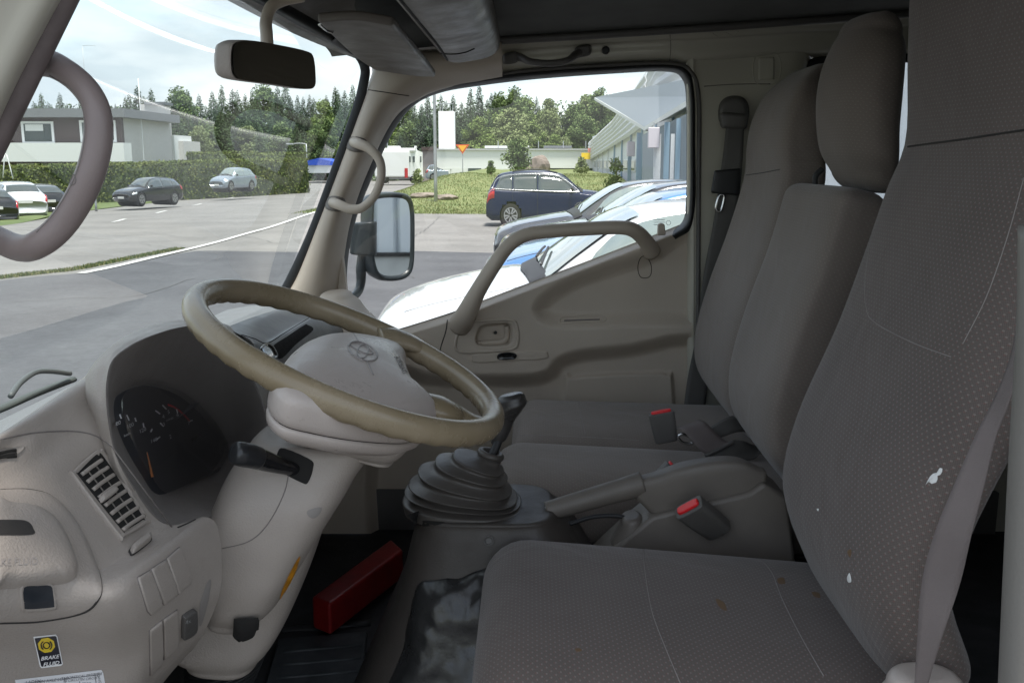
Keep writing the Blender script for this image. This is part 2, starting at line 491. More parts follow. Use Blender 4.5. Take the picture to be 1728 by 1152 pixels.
hollow_shade = mat('painted_hollow_shade', (.012, .011, .01), .9)  # near-black colour painting the shade inside holes that are not cut
roofM = mat('dark_roof_cloth', (.11, .112, .105), .95, bump=.4, bscale=500, var=.08)
paintC = mat('cream_body_paint', (.48, .455, .38), .32, var=.03, vscale=3, coat=.3)
carpet = mat('dark_floor_rubber', (.028, .028, .03), .7, bump=.5, bscale=120, var=.3, vscale=10)
chrome = mat('bright_metal', (.6, .6, .6), .22, metal=1)
redP = mat('red_button', (.75, .02, .025), .35)
thread = mat('pale_thread', (.27, .245, .23), .8)
groove = mat('shadow_gap', (.03, .027, .025), .9)
grooveL = mat('panel_seam', (.17, .15, .14), .7)
webM = mat('grey_belt_webbing', (.18, .152, .145), .75, bump=.5, bscale=900, var=.05, vscale=12)
webD = mat('dark_belt_webbing', (.10, .095, .088), .75, bump=.5, bscale=900)
leather = mat('black_leather', (.03, .03, .03), .3, bump=.2, bscale=120)
ink = mat('white_ink', (.85, .85, .85), .6)
seatA = fabric('seat_cloth', (.132, .110, .099), (.24, .21, .192), (.175, .10, .09), 108, .62)
seatB = fabric('bench_cloth', (.205, .175, .153), (.28, .25, .225), (.21, .14, .13), 108, .5)
wsG = glass('windscreen_glass', (.91, .95, .935), 1.0)
sdG = glass('side_glass', (.95, .955, .95), .9)
CY, WR = 1.215, .205

def pts(l, Y=None):
    return [P(*q) if len(q) == 3 else P(q[0], q[1], Y) for q in l]
def pxblob(name, rows, m, parent, ns=24, nr=36, cap=(.01, .01)):
    """rows: (x left, y left, x right, y right, depth, half depth, exponent) measured on the photograph at that depth"""
    S = []
    for xl, yl, xr, yr, Y, hd, e in rows:
        a, b = P(xl, yl, Y), P(xr, yr, Y)
        S.append(((a + b) / 2, (b - a) / 2, Vector((0, hd, 0)), e))
    return blob(name, S, m, parent, ns, nr, cap)

# ================================================================ CAB SHELL
cab = thing('truck_cab', 'truck cab interior with dark roof lining, cream body paint and raked windscreen', 'truck cab', (0, 1.7, 1.0))
# far windscreen pillar and its upward sweep over the door
Il = [(470, 512), (498, 468), (532, 385), (572, 280), (612, 170), (624, 135), (650, 92), (760, 80), (846, 66)]
Ol = [(574, 515), (578, 455), (592, 372), (620, 292), (664, 203), (712, 164), (765, 146), (810, 138), (848, 131)]
rws = []
for f, Y in ((0, 2.45), (.08, 2.40), (.35, 2.385), (.62, 2.40), (.86, 2.45), (1.0, 2.50), (1.0, 2.56)):
    rws.append([P(a[0] + (b[0] - a[0]) * f, a[1] + (b[1] - a[1]) * f, Y) for a, b in zip(Il, Ol)])
apil = loft('windscreen_pillar', rws, trimM, cab, 70, 30)
tag(apil, 'grey beige windscreen pillar trim on the far side')
tp = bvh(apil)
s_ = seam('gap', tp, [(622, 152), (650, 156), (690, 162)], .0012, groove, cab, off=.0003, n=12)
if s_: join(apil, s_)
# windscreen black edge (down the pillar, round the corner, then along the header)
def hdY(y): return 2.40 * (272 - 93) / (272 - y)
wl = [(470, 508, 2.42), (492, 468, 2.42), (527, 392, 2.42), (566, 288, 2.42), (602, 185, 2.42), (613, 143, 2.42), (616, 116, 2.42), (604, 92, 2.38), (560, 62, hdY(62)), (500, 29, hdY(29)), (440, -5, hdY(-5)), (340, -60, hdY(-60)), (180, -150, hdY(-150))]
tube('windscreen_seal', pts(wl), [.012, .012, .012, .014, .014], rubber, cab, 12, 120, sq=.5, upv=(0, 1, 0))
TRc, BRc = P(626, 92, 2.46), P(455, 548, 2.46)
wsq = []
for Y in (2.46, .80):
    pass
def wpt(s, t):   # s 0 far .. 1 near, t 0 top .. 1 bottom, slightly bowed towards the road
    p = TRc.lerp(BRc, t); Y = 2.46 + (.80 - 2.46) * s
    q = p + Vector((-.055 * (1 - (2 * s - 1) ** 2) * 1.0, 0, 0)); q.y = Y; return q
Vg = [wpt(i / 16, j / 8) for j in range(9) for i in range(17)]
Fg = [(j * 17 + i, j * 17 + i + 1, (j + 1) * 17 + i + 1, (j + 1) * 17 + i) for j in range(8) for i in range(16)]
ws = mesh('windscreen', Vg, Fg, wsG, cab)
if ws.data.polygons[0].normal.x < 0: ws.data.flip_normals()
# header above the windscreen, running across the cab
hs = []
e0 = P(606, 96, 2.40)
for Y in (2.46, 2.0, 1.5, 1.1, .8):
    bow = -.055 * (1 - (2 * (2.46 - Y) / 1.66 - 1) ** 2) * .9
    b = Vector((e0.x + bow, Y, e0.z))
    hs.append([b + Vector((-.01, 0, -.002)), b + Vector((.012, 0, .004)), b + Vector((.05, 0, .03)), b + Vector((.10, 0, .055)), b + Vector((.2, 0, .075)), b + Vector((.34, 0, .11))])
loft('header_panel', hs, darkT2, cab, 24, 20)
ZR = CAMZ + .335
# roof lining and outer roof skin
def roofz(x): return CAMZ + .335 + .045 * ss(-.1, 1.0, x)
edge_ = pts([(560, 96), (700, 82), (840, 69), (1000, 58.5), (1200, 45.5), (1535, 24), (1760, 8), (2300, -30)], 2.43)
rr_ = [edge_] + [[Vector((p.x, y, p.z + dz)) for p in edge_] for y, dz in ((2.38, .012), (2.2, .03), (1.7, .05), (1.2, .05), (.8, .04))]
prism('roof_side_skin', pts([(628, 136), (700, 118), (842, 124), (1040, 106), (1180, 104), (1760, 90), (2500, 80), (2500, -260), (628, -260)], 2.62), (0, .03, 0), darkT2, cab)
loft('roof_lining', rr_, roofM, cab, 30, 16)
box('roof_skin', (-.42, .57, CAMZ + .44), (2.1, 2.66, CAMZ + .46), paintC, cab)  # near edge run out past the door opening, added to shade the dash
# cream side rail and rear pillar on the far side
poly = [(838, 70), (1000, 58), (1200, 45), (1535, 24), (1760, 8), (1760, 92), (1500, 95), (1395, 96), (1345, 108), (1330, 140), (1332, 330), (1345, 372), (1345, 420), (1165, 420), (1170, 200), (1170, 150), (1158, 117), (1128, 107), (1040, 109), (900, 118), (838, 127)]
Yr = 2.515
side = []
def quadstrip(A, B, Y1, Y2): return [P(x, y, Y1) for x, y in A], [P(x, y, Y2) for x, y in B]
A = [(838, 68), (1000, 58), (1130, 50), (1172, 47), (1345, 36), (1535, 22), (1760, 6)]
B = [(838, 129), (1000, 112), (1128, 107), (1172, 112), (1345, 98), (1535, 94), (1760, 90)]
rws = []
for f, Y in ((0, 2.43), (.12, 2.455), (.3, 2.47), (.34, 2.49), (.8, 2.495), (1, 2.53)):
    rws.append([P(a[0] + (b[0] - a[0]) * f, a[1] + (b[1] - a[1]) * f, Y) for a, b in zip(A, B)])
rail = loft('side_rail', rws, paintC, cab, 80, 30)
tube('roof_edge_trim', pts([(825, 70), (1000, 60), (1200, 47), (1400, 33), (1760, 8)], 2.41), .009, darkT, cab, 10, 40)
A = [(1157, 92), (1160, 180), (1160, 300), (1160, 420), (1160, 700), (1160, 900)]
B = [(1376, 84), (1360, 150), (1350, 300), (1345, 420), (1345, 700), (1345, 900)]
rws = []
for f, Y in ((0, 2.56), (.0, 2.51), (.05, 2.495), (.12, 2.50), (.5, 2.505), (.9, 2.50), (1, 2.54)):
    rws.append([P(a[0] + (b[0] - a[0]) * f, a[1] + (b[1] - a[1]) * f, Y) for a, b in zip(A, B)])
bp = loft('centre_pillar', rws, paintC, cab, 50, 40)
tb = bvh(bp, rail)
for l, w in (([(1188, 146), (1230, 143), (1270, 142), (1300, 142)], .0011), ([(1130, 52), (1132, 80), (1130, 104)], .0009)):
    s_ = seam('gap', tb, l, w, grooveL, cab, n=14)
    if s_: join(bp, s_)
for l in ([(1275, 95), (1313, 93), (1313, 138), (1275, 140)], [(1200, 55), (1212, 62), (1222, 55), (1236, 60), (1246, 53)]):
    s_ = seam('gap', tb, l, .0014, paintC, cab, closed=len(l) == 4, n=24)
    if s_: join(bp, s_)
relief('trim_plate', tb, [(1280, 98), (1306, 97), (1306, 134), (1280, 135)], [(1, 0), (1, .004), (.93, .006)], paintC, cab, smooth_outline=False)
# door edge rubber beside the centre pillar
tube('door_seal', pts([(1173, 900), (1176, 700), (1178, 500), (1179, 300), (1179, 170), (1166, 122), (1130, 108), (1040, 110), (900, 119), (840, 128)], 2.498), .006, darkT, cab, 8, 90)
# rear side: window frame, glass, wall round it
rearw = [(1352, 320), (1350, 150), (1362, 116), (1400, 102), (1480, 98), (1640, 94), (1760, 93)]
tube('rear_window_seal', pts(rearw, 2.53), .014, rubber, cab, 10, 60)
prism('rear_side_wall', pts([(1300, 352), (2900, 352), (2900, 1400), (1300, 1400)], 2.54), (0, .05, 0), paintC, cab)
prism('rear_window_glass', pts([(1345, 90), (1800, 60), (1800, 360), (1345, 360)], 2.555), (0, .004, 0), sdG, cab)
# back wall, floor, near side
box('back_wall', (2.05, .80, .6), (2.10, 2.6, CAMZ + .45), darkT, cab)
box('cab_floor', (-.9, .80, CAMZ - 1.06), (2.1, 2.6, CAMZ - 1.02), carpet, cab)
box('rear_near_side', (.62, .72, .8), (2.1, .79, CAMZ + .45), darkT, cab)
box('front_bulkhead', (-.92, .82, .6), (-.80, 2.6, CAMZ - .50), darkT, cab)
box('far_sill', (-.9, 2.52, .8), (1.3, 2.6, CAMZ - .9), darkT, cab)
# near door pillar at the right edge
tube('near_pillar', pts([(1752, 380, .80), (1748, 560, .80), (1735, 760, .81), (1722, 1000, .82), (1712, 1200, .83)]), .018, mat('near_pillar_grey', (.2, .188, .17), .45, bump=.15, bscale=300), cab, 14, 30, sq=.8)
# near windscreen pillar: ribbed rubber trim and painted flange
tube('pillar_rubber', pts([(285, -370, .86), (150, -90, .86), (107, 0, .86), (64, 88, .86), (22, 175, .86), (-20, 262, .86), (-110, 450, .86), (-240, 720, .86), (-360, 960, .86)]), .0115, mat('mauve_ribbed_trim', (.15, .12, .115), .6, bump=.6, bscale=60, var=.15, vscale=30), cab, 14, 50)
rws = [[P(x - dx, y, Y) for x, y in ((275, -370), (140, -90), (88, 0), (40, 90), (-2, 175), (-130, 450), (-255, 715), (-380, 960))] for dx, Y in ((-16, .875), (0, .84), (20, .825), (60, .82), (150, .80))]
loft('painted_flange', rws, paintC, cab, 30, 16, solid=.004)

prism('front_corner_panel', [Vector((x, .80, CAMZ + z)) for x, z in ((-.98, -1.3), (-.98, -.62), (-.84, -.50), (-.74, -.40), (-.58, -.42), (-.56, -1.3))], (0, .03, 0), paintC, cab, bevel=.01)
prism('near_sill', [Vector((x, .80, CAMZ + z)) for x, z in ((-.56, -1.3), (-.56, -1.03), (.62, -1.03), (.62, -1.3))], (0, .03, 0), paintC, cab, bevel=.01)
# roof console and visor
con = thing('overhead_console', 'moulded grey storage console hanging from the roof above the windscreen', 'storage console', (P(795, 60, 2.0)))
def conr(Y):
    k = 2.3 / Y
    a = P(742, 100, 2.3); b = P(842, 95, 2.3); t = P(745, 60, 2.3)
    c = (a + b) / 2; c.y = Y; c.z += .055
    return (c + Vector((0, 0, -.004)), Vector(((b.x - a.x) / 2, 0, .012)), Vector((-.01, 0, .062)), 3.6)
cb = blob('console_body', [conr(2.26), conr(2.0), conr(1.7), conr(1.3), conr(.95)], darkT2, con, 20, 40, (.06, .03))
tcn_ = bvh(cb)
for l, w, mm in (([(672, -5), (705, 35), (738, 75), (757, 104)], .003, groove), ([(742, 90), (765, 91), (785, 88), (800, 82)], .0022, hollow_shade)):
    s_ = seam('gap', tcn_, l, w, mm, con, n=30)
    if s_: join(cb, s_)
vis = thing('sun_visor', 'folded grey sun visor under the roof console on the far side', 'sun visor', P(640, 80, 2.1))
vr = [[P(536, 30, 1.62), P(575, 68, 1.9), P(605, 95, 2.12), P(632, 113, 2.28)], [P(600, 26, 1.62), P(640, 72, 1.9), P(672, 100, 2.14), P(700, 123, 2.3)], [P(664, 36, 1.64), P(705, 86, 1.95), P(722, 106, 2.15), P(735, 124, 2.3)]]
loft('visor_board', vr, darkT2, vis, 24, 12, solid=.016, off=0, bevel=.005)
tube('visor_pivot', pts([(560, 52, 1.72), (552, 48, 1.71), (540, 38, 1.70)]), .006, chrome, vis, 8)

# passenger roof handle and hook
gh = thing('ceiling_handle', 'dark folding grab handle on the cream rail above the far door', 'grab handle', P(920, 98, 2.46))
tube('grip', pts([(862, 96, 2.47), (878, 97, 2.455), (895, 104, 2.42), (930, 107, 2.415), (958, 102, 2.42), (972, 92, 2.45), (988, 85, 2.47)]), [.012, .01, .008, .008, .008, .01, .013], darkT, gh, 12, 50)
for x, y in ((862, 98), (984, 86)): blob('mount', [(P(x, y, 2.49), Vector((.022, 0, .003)), Vector((0, 0, .015)), 3), (P(x, y, 2.455), Vector((.018, 0, .003)), Vector((0, 0, .012)), 3)], darkT, gh, 4, 20, (.003, .005))
hk = tag(blob('coat_hook', [(P(1022, 85, 2.50), Vector((.011, 0, 0)), Vector((0, 0, .011)), 2), (P(1022, 85, 2.47), Vector((.009, 0, 0)), Vector((0, 0, .009)), 2)], rubber, None, 4, 20, (.002, .003)), 'round black plug in the cream rail beside the ceiling handle', 'plug')

# grab handles on the two windscreen pillars
def handle(name, label, path, r, ends, m):
    t = thing(name, label, 'grab handle', path[0])
    tube('grip', path, r, m, t, 18, 70)
    for p, q, s in ends:
        d = (Vector(q) - Vector(p)).normalized()
        u = d.cross(Vector((0, 1, .01))).normalized(); v = d.cross(u)
        blob('mount', [(Vector(p) - d * .006, u * s, v * s, 3), (Vector(q), u * s * .9, v * s * .9, 3)], m, t, 4, 20, (.002, .003))
    return t
hp = pts([(55, 102, .90), (95, 112, .885), (138, 143, .87), (163, 185, .86), (165, 240, .855), (148, 305, .85), (112, 370, .85), (72, 408, .85), (30, 418, .87), (-40, 385, .90)])
nh_ = handle('pillar_handle', 'thick mauve grey grab handle on the near windscreen pillar', hp, [.0135, .0115, .0115, .0125, .0125, .0125, .0125, .012], [], trimH)
tnh = bvh(nh_.children[0])
for l, c in ((arcpx((122, 303), 6, 9, 0, 340, 14) if 'arcpx' in globals() else [(122 + 6 * math.cos(q / 14 * 6.28), 303 + 9 * math.sin(q / 14 * 6.28)) for q in range(14)], True), ([(84, 128), (120, 150), (140, 185), (142, 240), (126, 300), (94, 356), (62, 392)], False)):
    s_ = seam('mould_line', tnh, l, .0006, grooveL, nh_, closed=c, n=40)
    if s_: join(nh_.children[0], s_)
hp = pts([(598, 240, 2.385), (606, 243, 2.34), (625, 252, 2.325), (641, 272, 2.32), (643, 300, 2.32), (632, 330, 2.32), (612, 350, 2.32), (592, 353, 2.325), (573, 346, 2.34), (562, 342, 2.385)])
fh = handle('pillar_handle', 'slim grey grab handle on the far windscreen pillar', hp, [.013, .0125, .0115, .0105, .0105, .0105, .0115, .0125, .013], [], trimM)
for x, y in ((602, 243), (566, 343)): relief('mount', tp, [(x - 9, y - 10), (x + 14, y - 6), (x + 10, y + 12), (x - 14, y + 8)], [(1.15, .0), (1.1, .004), (.9, .005)], darkT2, fh, n=20)

# ================================================================ PASSENGER DOOR
door = thing('passenger_door', 'closed grey beige passenger door with sloping window line', 'truck door', P(950, 700, 2.5))
T_ = [(540, 592), (600, 578), (655, 562), (700, 548), (764, 528), (816, 507), (900, 475), (1000, 437), (1085, 404), (1140, 382), (1166, 372)]
Bt = [(540, 900), (600, 900), (655, 900), (700, 900), (764, 900), (816, 900), (900, 900), (1000, 900), (1085, 900), (1140, 900), (1168, 900)]
nu, nv = 300, 210
tl = cr(T_, nu); bl = cr(Bt, nu)
def poly_sd(poly, x, y):
    """signed distance to a polygon, positive inside"""
    p = np.array(poly, float); q = np.roll(p, -1, 0); d = 1e9; ins = False
    for (x0, y0), (x1, y1) in zip(p, q):
        t = max(0, min(1, ((x - x0) * (x1 - x0) + (y - y0) * (y1 - y0)) / ((x1 - x0) ** 2 + (y1 - y0) ** 2)))
        d = min(d, math.hypot(x - x0 - t * (x1 - x0), y - y0 - t * (y1 - y0)))
        if (y0 > y) != (y1 > y) and x < (x1 - x0) * (y - y0) / (y1 - y0) + x0: ins = not ins
    return d if ins else -d
R1 = cr([(903, 522), (925, 494), (970, 468), (1030, 447), (1090, 428), (1140, 395), (1200, 380), (1230, 460), (1200, 538), (1090, 544), (980, 548), (925, 545)], 40, True)
R2 = cr([(640, 640), (740, 634), (860, 634), (918, 628), (940, 606), (980, 592), (1060, 584), (1180, 572), (1230, 700), (1200, 960), (900, 960), (640, 960)], 44, True)
R3 = cr([(950, 655), (968, 636), (1010, 631), (1080, 628), (1125, 630), (1137, 660), (1140, 960), (940, 960)], 30, True)
CUP = cr([(804, 565), (812, 550), (835, 546), (858, 546), (863, 556), (862, 576), (852, 582), (815, 583), (804, 578)], 30, True)
V = []
for j in range(nv):
    t = (j / (nv - 1)) ** 1.25
    for i in range(nu):
        x = tl[i][0] + (bl[i][0] - tl[i][0]) * t; y = tl[i][1] + (bl[i][1] - tl[i][1]) * t
        h = 0
        h += .028 * ss(-10, 24, poly_sd(R1, x, y)) if x > 860 and y < 620 else 0
        h += .045 * ss(-6, 22, poly_sd(R2, x, y)) if y > 540 else 0
        h -= .016 * ss(-2, 5, poly_sd(R3, x, y)) if y > 600 else 0
        if 790 < x < 880 and 535 < y < 595: h += .03 * ss(-1, 3, poly_sd(CUP, x, y))
        h += .05 * ss(14, 0, y - tl[i][1])
        h -= .012 * ss(800, 740, x) * ss(470, 560, y)
        V.append(P(x, y, 2.49 + h))
Fd = [(j * nu + i, j * nu + i + 1, (j + 1) * nu + i + 1, (j + 1) * nu + i) for j in range(nv - 1) for i in range(nu - 1)]
dp = mesh('door_panel', V, Fd, trimM, door)
td = bvh(dp)
for l, w, c, mm in (([(1077, 445), (1082, 434), (1090, 433), (1098, 445), (1099, 460), (1094, 468), (1082, 468), (1077, 458)], .0011, True, groove),
                    ([(755, 540), (752, 560), (744, 585), (742, 600)], .0016, False, groove),
                    ([(947, 537), (960, 534), (1000, 532), (1018, 534), (1022, 540), (1010, 543), (950, 545), (945, 541)], .0018, True, trimM),
                    ([(952, 541), (980, 540), (1012, 539)], .0022, False, grooveL)):
    s_ = seam('gap', td, l, w, mm, door, closed=c, n=40)
    if s_: join(dp, s_)
hdl = tag(seam('inner_handle', td, [(768, 578), (776, 556), (795, 544), (830, 540), (862, 540), (872, 550), (874, 574), (866, 588), (830, 592), (785, 594), (770, 590)], .0045, trimM, door, closed=True, n=60), None)
tube('lever', [hit(td, x, y, .004)[0] for x, y in ((855, 548), (856, 562), (852, 573), (836, 577), (812, 578), (806, 579))], [.007, .007, .008, .008, .007, .005], trimM, hdl, 12, 40)
blob('screw', [(P(836, 561, 2.505), Vector((.005, 0, 0)), Vector((0, 0, .005)), 2), (P(836, 561, 2.50), Vector((.004, 0, 0)), Vector((0, 0, .004)), 2)], blackT, hdl, 3, 12, (.001, .001))
sp_ = relief('switch_plate', td, [(797, 603), (803, 597), (860, 594), (915, 592), (924, 597), (918, 605), (860, 608), (803, 611)], [(1.01, 0), (1, .003), (.97, .004)], trimM, door)
relief('window_switch', td, [(839, 599), (846, 595), (864, 594), (872, 598), (868, 605), (842, 606)], [(1, .003), (.95, .008), (.5, .006)], gloss, sp_, n=24)
gb = pts([(776, 548, 2.50), (787, 530, 2.46), (806, 492, 2.43), (832, 450, 2.42), (858, 415, 2.42), (888, 396, 2.42), (930, 390, 2.42), (990, 386, 2.42), (1045, 384, 2.42), (1070, 389, 2.43), (1088, 405, 2.46), (1100, 425, 2.50)])
tube('grab_bar', gb, [.032, .028, .021, .019, .018, .0175, .0175, .0175, .0175, .019, .02, .024], trimM, door, 20, 90)
prism('lock_knob', pts([(1110, 398), (1111, 380), (1113, 377), (1120, 377), (1122, 380), (1124, 397)], 2.475), (0, .02, 0), trimM, door, bevel=.004)
Wi = [(1130, 392), (1152, 374), (1158, 340), (1159, 250), (1158, 165), (1151, 133), (1126, 121), (1040, 124), (900, 134), (800, 146), (745, 156), (705, 173), (675, 203), (650, 247), (625, 305), (603, 360), (590, 415), (585, 460), (588, 500), (600, 560)]
Wo = [(1140, 404), (1168, 384), (1175, 340), (1175, 250), (1174, 155), (1163, 118), (1130, 107), (1040, 110), (900, 119), (800, 131), (742, 141), (694, 156), (655, 187), (625, 237), (600, 296), (579, 353), (568, 410), (563, 460), (564, 505), (572, 580)]
loft('window_seal', [[P(x, y, 2.50) for x, y in Wo], [P((x * .5 + a * .5), (y * .5 + b * .5), 2.49) for (x, y), (a, b) in zip(Wi, Wo)], [P(x, y, 2.535) for x, y in Wi], [P(x, y, 2.575) for x, y in Wi]], rubber, door, 100, 14, solid=.004)
tube('belt_seal', pts([(560, 590, 2.55), (655, 564, 2.55), (764, 530, 2.55), (816, 510, 2.55), (1000, 441, 2.55), (1085, 409, 2.55), (1155, 380, 2.55)]), .006, rubber, door, 8, 50)
prism('window_glass', pts([(560, 640), (560, 380), (660, 150), (760, 130), (1175, 100), (1175, 420), (900, 560)], 2.563), (0, .004, 0), sdG, door)
prism('corner_trim', pts([(548, 520), (556, 470), (566, 430), (572, 424), (577, 430), (582, 470), (586, 520)], 2.475), (0, .03, 0), trimM, door, bevel=.004)
st = tube('etched_stamp', pts([(1124, 376), (1128, 372), (1132, 376), (1128, 380)], 2.558), .0006, mat('pale_etching', (.6, .65, .68), .6), door, 4, 20, closed=True)
for i, (y, x0, x1) in enumerate(((366, 1103, 1113), (371, 1103, 1122), (375, 1103, 1122), (379, 1103, 1118))):
    V, F = tubegeo(pts([(x0, y), ((x0 + x1) / 2, y), (x1, y)], 2.558), .0007, 4, 4)
    join(st, mesh('l', V, F, MATS['pale_etching'], door))

# outside mirror
om = thing('door_mirror', 'tall rounded door mirror outside the passenger window', 'door mirror', P(660, 400, 2.87))
def mp_(x, y, back=0.0):   # the mirror stands turned towards the driver: farther from the cab edge = farther out
    return PP(x, y, P(661, 400, 2.90), Vector((.74, -.672, 0))) + Vector((-.74, .672, 0)) * back
ol = cr([(641, 326), (672, 325), (690, 331), (697, 352), (698, 400), (696, 450), (686, 468), (664, 474), (642, 471), (631, 455), (626, 420), (626, 350), (630, 332)], 60, True)
cx, cy = 661, 400
V = []; F = []
for s, b in ((.87, .004), (.90, -.004), (.96, -.009), (1.0, -.002), (1.01, .02), (.96, .05), (.8, .07), (.4, .085)):
    for x, y in ol: V.append(mp_(cx + (x - cx) * s, cy + (y - cy) * s, b))
for i in range(7):
    for j in range(60): F.append((i * 60 + j, i * 60 + (j + 1) % 60, (i + 1) * 60 + (j + 1) % 60, (i + 1) * 60 + j))
F.append(tuple(7 * 60 + j for j in range(60)))
mesh('mirror_shell', V, F, mat('dark_green_grey_shell', (.03, .04, .045), .35), om)
mir = mat('mirror_silver', (.86, .9, .9), .02, metal=1)
mg = mesh('mirror_glass', [mp_(cx + (x - cx) * .885, cy + (y - cy) * .885, .001) for x, y in ol], [tuple(range(60))], mir, om, smooth=False)
pxblob('bracket', [(591, 380, 636, 376, 2.86, .03, 3), (591, 425, 636, 428, 2.86, .03, 3)], MATS['dark_green_grey_shell'], om, cap=(.006, .006))
tube('mirror_arm', pts([(610, 425, 2.88), (609, 450, 2.88), (609, 475, 2.88), (604, 492, 2.86), (590, 504, 2.80), (570, 512, 2.7), (545, 520, 2.62)]), [.011, .016, .014, .013, .013, .013], MATS['dark_green_grey_shell'], om, 14, 50)

# rear-view mirror
rv = thing('rear_view_mirror', 'rear view mirror on a bent arm in front of the windscreen', 'rear view mirror', P(460, 110, 1.25))
rl = cr([(398, 71), (420, 68), (470, 76), (515, 86), (528, 96), (532, 128), (530, 147), (515, 151), (470, 144), (410, 136), (393, 128), (389, 105), (391, 80)], 60, True)
def rvp(x, y, b=0): return PP(x, y, P(462, 109, 1.26), Vector((.92, -.376, -.08))) + Vector((-.92, .376, .08)) * b
V = []; F = []; cx, cy = 462, 109
for s, b in ((.96, .002), (.975, .001), (.99, .001), (1.0, .005), (.99, .016), (.90, .026), (.5, .032)):
    for x, y in rl: V.append(rvp(cx + (x - cx) * s - (6 if b > .01 else 0), cy + (y - cy) * s, b))
for i in range(6):
    for j in range(60): F.append((i * 60 + j, i * 60 + (j + 1) % 60, (i + 1) * 60 + (j + 1) % 60, (i + 1) * 60 + j))
F.append(tuple(6 * 60 + j for j in range(60)))
mesh('mirror_shell', V, F, trimL, rv)
mesh('mirror_glass', [rvp(cx + 2 + (x - cx) * .975, cy + (y - cy) * .985, -.0005) for x, y in rl], [tuple(range(60))], mat('dark_mirror', (.3, .3, .27), .06, metal=1), rv, smooth=False)
tube('mirror_arm', pts([(452, 96, 1.30), (450, 60, 1.33), (449, 36, 1.36), (458, 12, 1.38), (480, 0, 1.40), (510, -6, 1.42)]), .0085, trimM, rv, 12, 40)

# ================================================================ DASHBOARD
dash = thing('dashboard', 'light grey moulded dashboard with binnacle hood and air vents', 'dashboard', P(180, 1000, 1.1))
def D(x, y, dx=0):     # the dash face lies about half a metre ahead of the lens and comes back towards the seat lower down
    X = -.515 + .105 * max(-40, x) / 370 + .05 * ss(760, 980, y) - .045 * ss(760, 600, y) - .05 * ss(1010, 1160, y) + dx
    return PX(x, y, X)
rows = [
    [(-60, 775, -.05), (0, 738, -.05), (60, 696, -.05), (110, 660, -.045), (150, 630, -.04), (181, 606, -.03)],
    [(-60, 768), (0, 733), (60, 694), (110, 662), (150, 640), (180, 630)],
    [(-60, 800), (0, 770), (60, 735), (110, 708), (150, 690), (181, 680)],
    [(-60, 840), (0, 815), (60, 785), (110, 762), (155, 745), (187, 740)],
    [(-60, 880), (0, 865), (70, 838), (120, 818), (168, 800), (214, 800)],
    [(-60, 940), (0, 925), (90, 900), (150, 885), (208, 862), (250, 862)],
    [(-60, 985), (0, 980), (100, 968), (170, 950), (228, 912), (284, 885)],
    [(-60, 992), (0, 990), (100, 980), (178, 962, .004), (240, 934, .006), (318, 880, .006)],
    [(-60, 1005), (0, 1005), (105, 1000), (186, 985, .016), (250, 945, .016), (345, 872, .012)],
    [(-60, 1025), (0, 1025), (110, 1020), (196, 1012, .02), (262, 968, .018), (366, 886, .012)],
    [(-60, 1060), (0, 1060), (110, 1058), (204, 1052, .02), (268, 1012, .018), (374, 945, .008)],
    [(-60, 1110), (0, 1110), (112, 1110), (212, 1105, .02), (272, 1068, .018), (368, 1010, .004)],
    [(-60, 1200), (0, 1200), (118, 1195), (218, 1190, .01), (262, 1145, .01), (335, 1082, -.01)],
    [(-60, 1290), (0, 1290), (118, 1290), (200, 1290, -.05), (240, 1200, -.06), (300, 1120, -.08)],
]
rows = [[D(*q) for q in r] for r in rows]
face = loft('dash_face', rows, trimL, dash, 90, 130, flip=False)
# hood over the instruments: outer shell from the opening's rim up and over towards the windscreen
rim = [(366, 868, -.398), (300, 886, -.415), (268, 878, -.425), (230, 832, -.438), (196, 770, -.447), (181, 700, -.452), (180, 640, -.458), (196, 600, -.462), (250, 568, -.462), (320, 550, -.455), (372, 562, -.44), (412, 610, -.42), (440, 668, -.402), (452, 720, -.388), (440, 790, -.385), (400, 840, -.392)]
inn = [(352, 800, -.468), (300, 824, -.472), (264, 833, -.472), (238, 800, -.48), (212, 755, -.49), (196, 715, -.497), (192, 680, -.505), (205, 662, -.51), (245, 650, -.515), (295, 664, -.512), (330, 690, -.508), (352, 714, -.505), (368, 738, -.50), (377, 756, -.495), (374, 772, -.485), (362, 790, -.475)]
Rm = [PX(*q) for q in rim]; In = [PX(*q) for q in inn]
lip = [PX(x + (cx_ - x) * .035, y + (cy_ - y) * .035, X - .002) for (x, y, X), (cx_, cy_) in zip(rim, [(310, 730)] * 16)]
mid = [a.lerp(b, .55) for a, b in zip(Rm, In)]
loft('binnacle_wall', [Rm, lip, mid, In], mat('binnacle_plastic', (.21, .19, .178), .6, bump=.3, bscale=420), dash, 120, 24, closed=True)
cr_ = [(366, 872, -.40), (302, 893, -.415), (266, 888, -.425), (224, 838, -.44), (190, 775, -.452), (176, 702, -.459), (174, 640, -.467), (188, 594, -.475), (248, 559, -.48), (322, 543, -.475), (378, 553, -.455), (420, 602, -.43), (450, 662, -.41), (462, 720, -.395), (448, 800, -.39), (404, 852, -.395)]
c2_ = [(370, 885, -.41), (304, 905, -.425), (262, 900, -.438), (215, 846, -.455), (178, 782, -.47), (160, 705, -.48), (150, 650, -.49), (165, 605, -.51), (235, 557, -.52), (322, 540, -.52), (392, 552, -.5), (440, 600, -.47), (465, 660, -.44), (475, 720, -.42), (460, 805, -.41), (410, 860, -.40)]
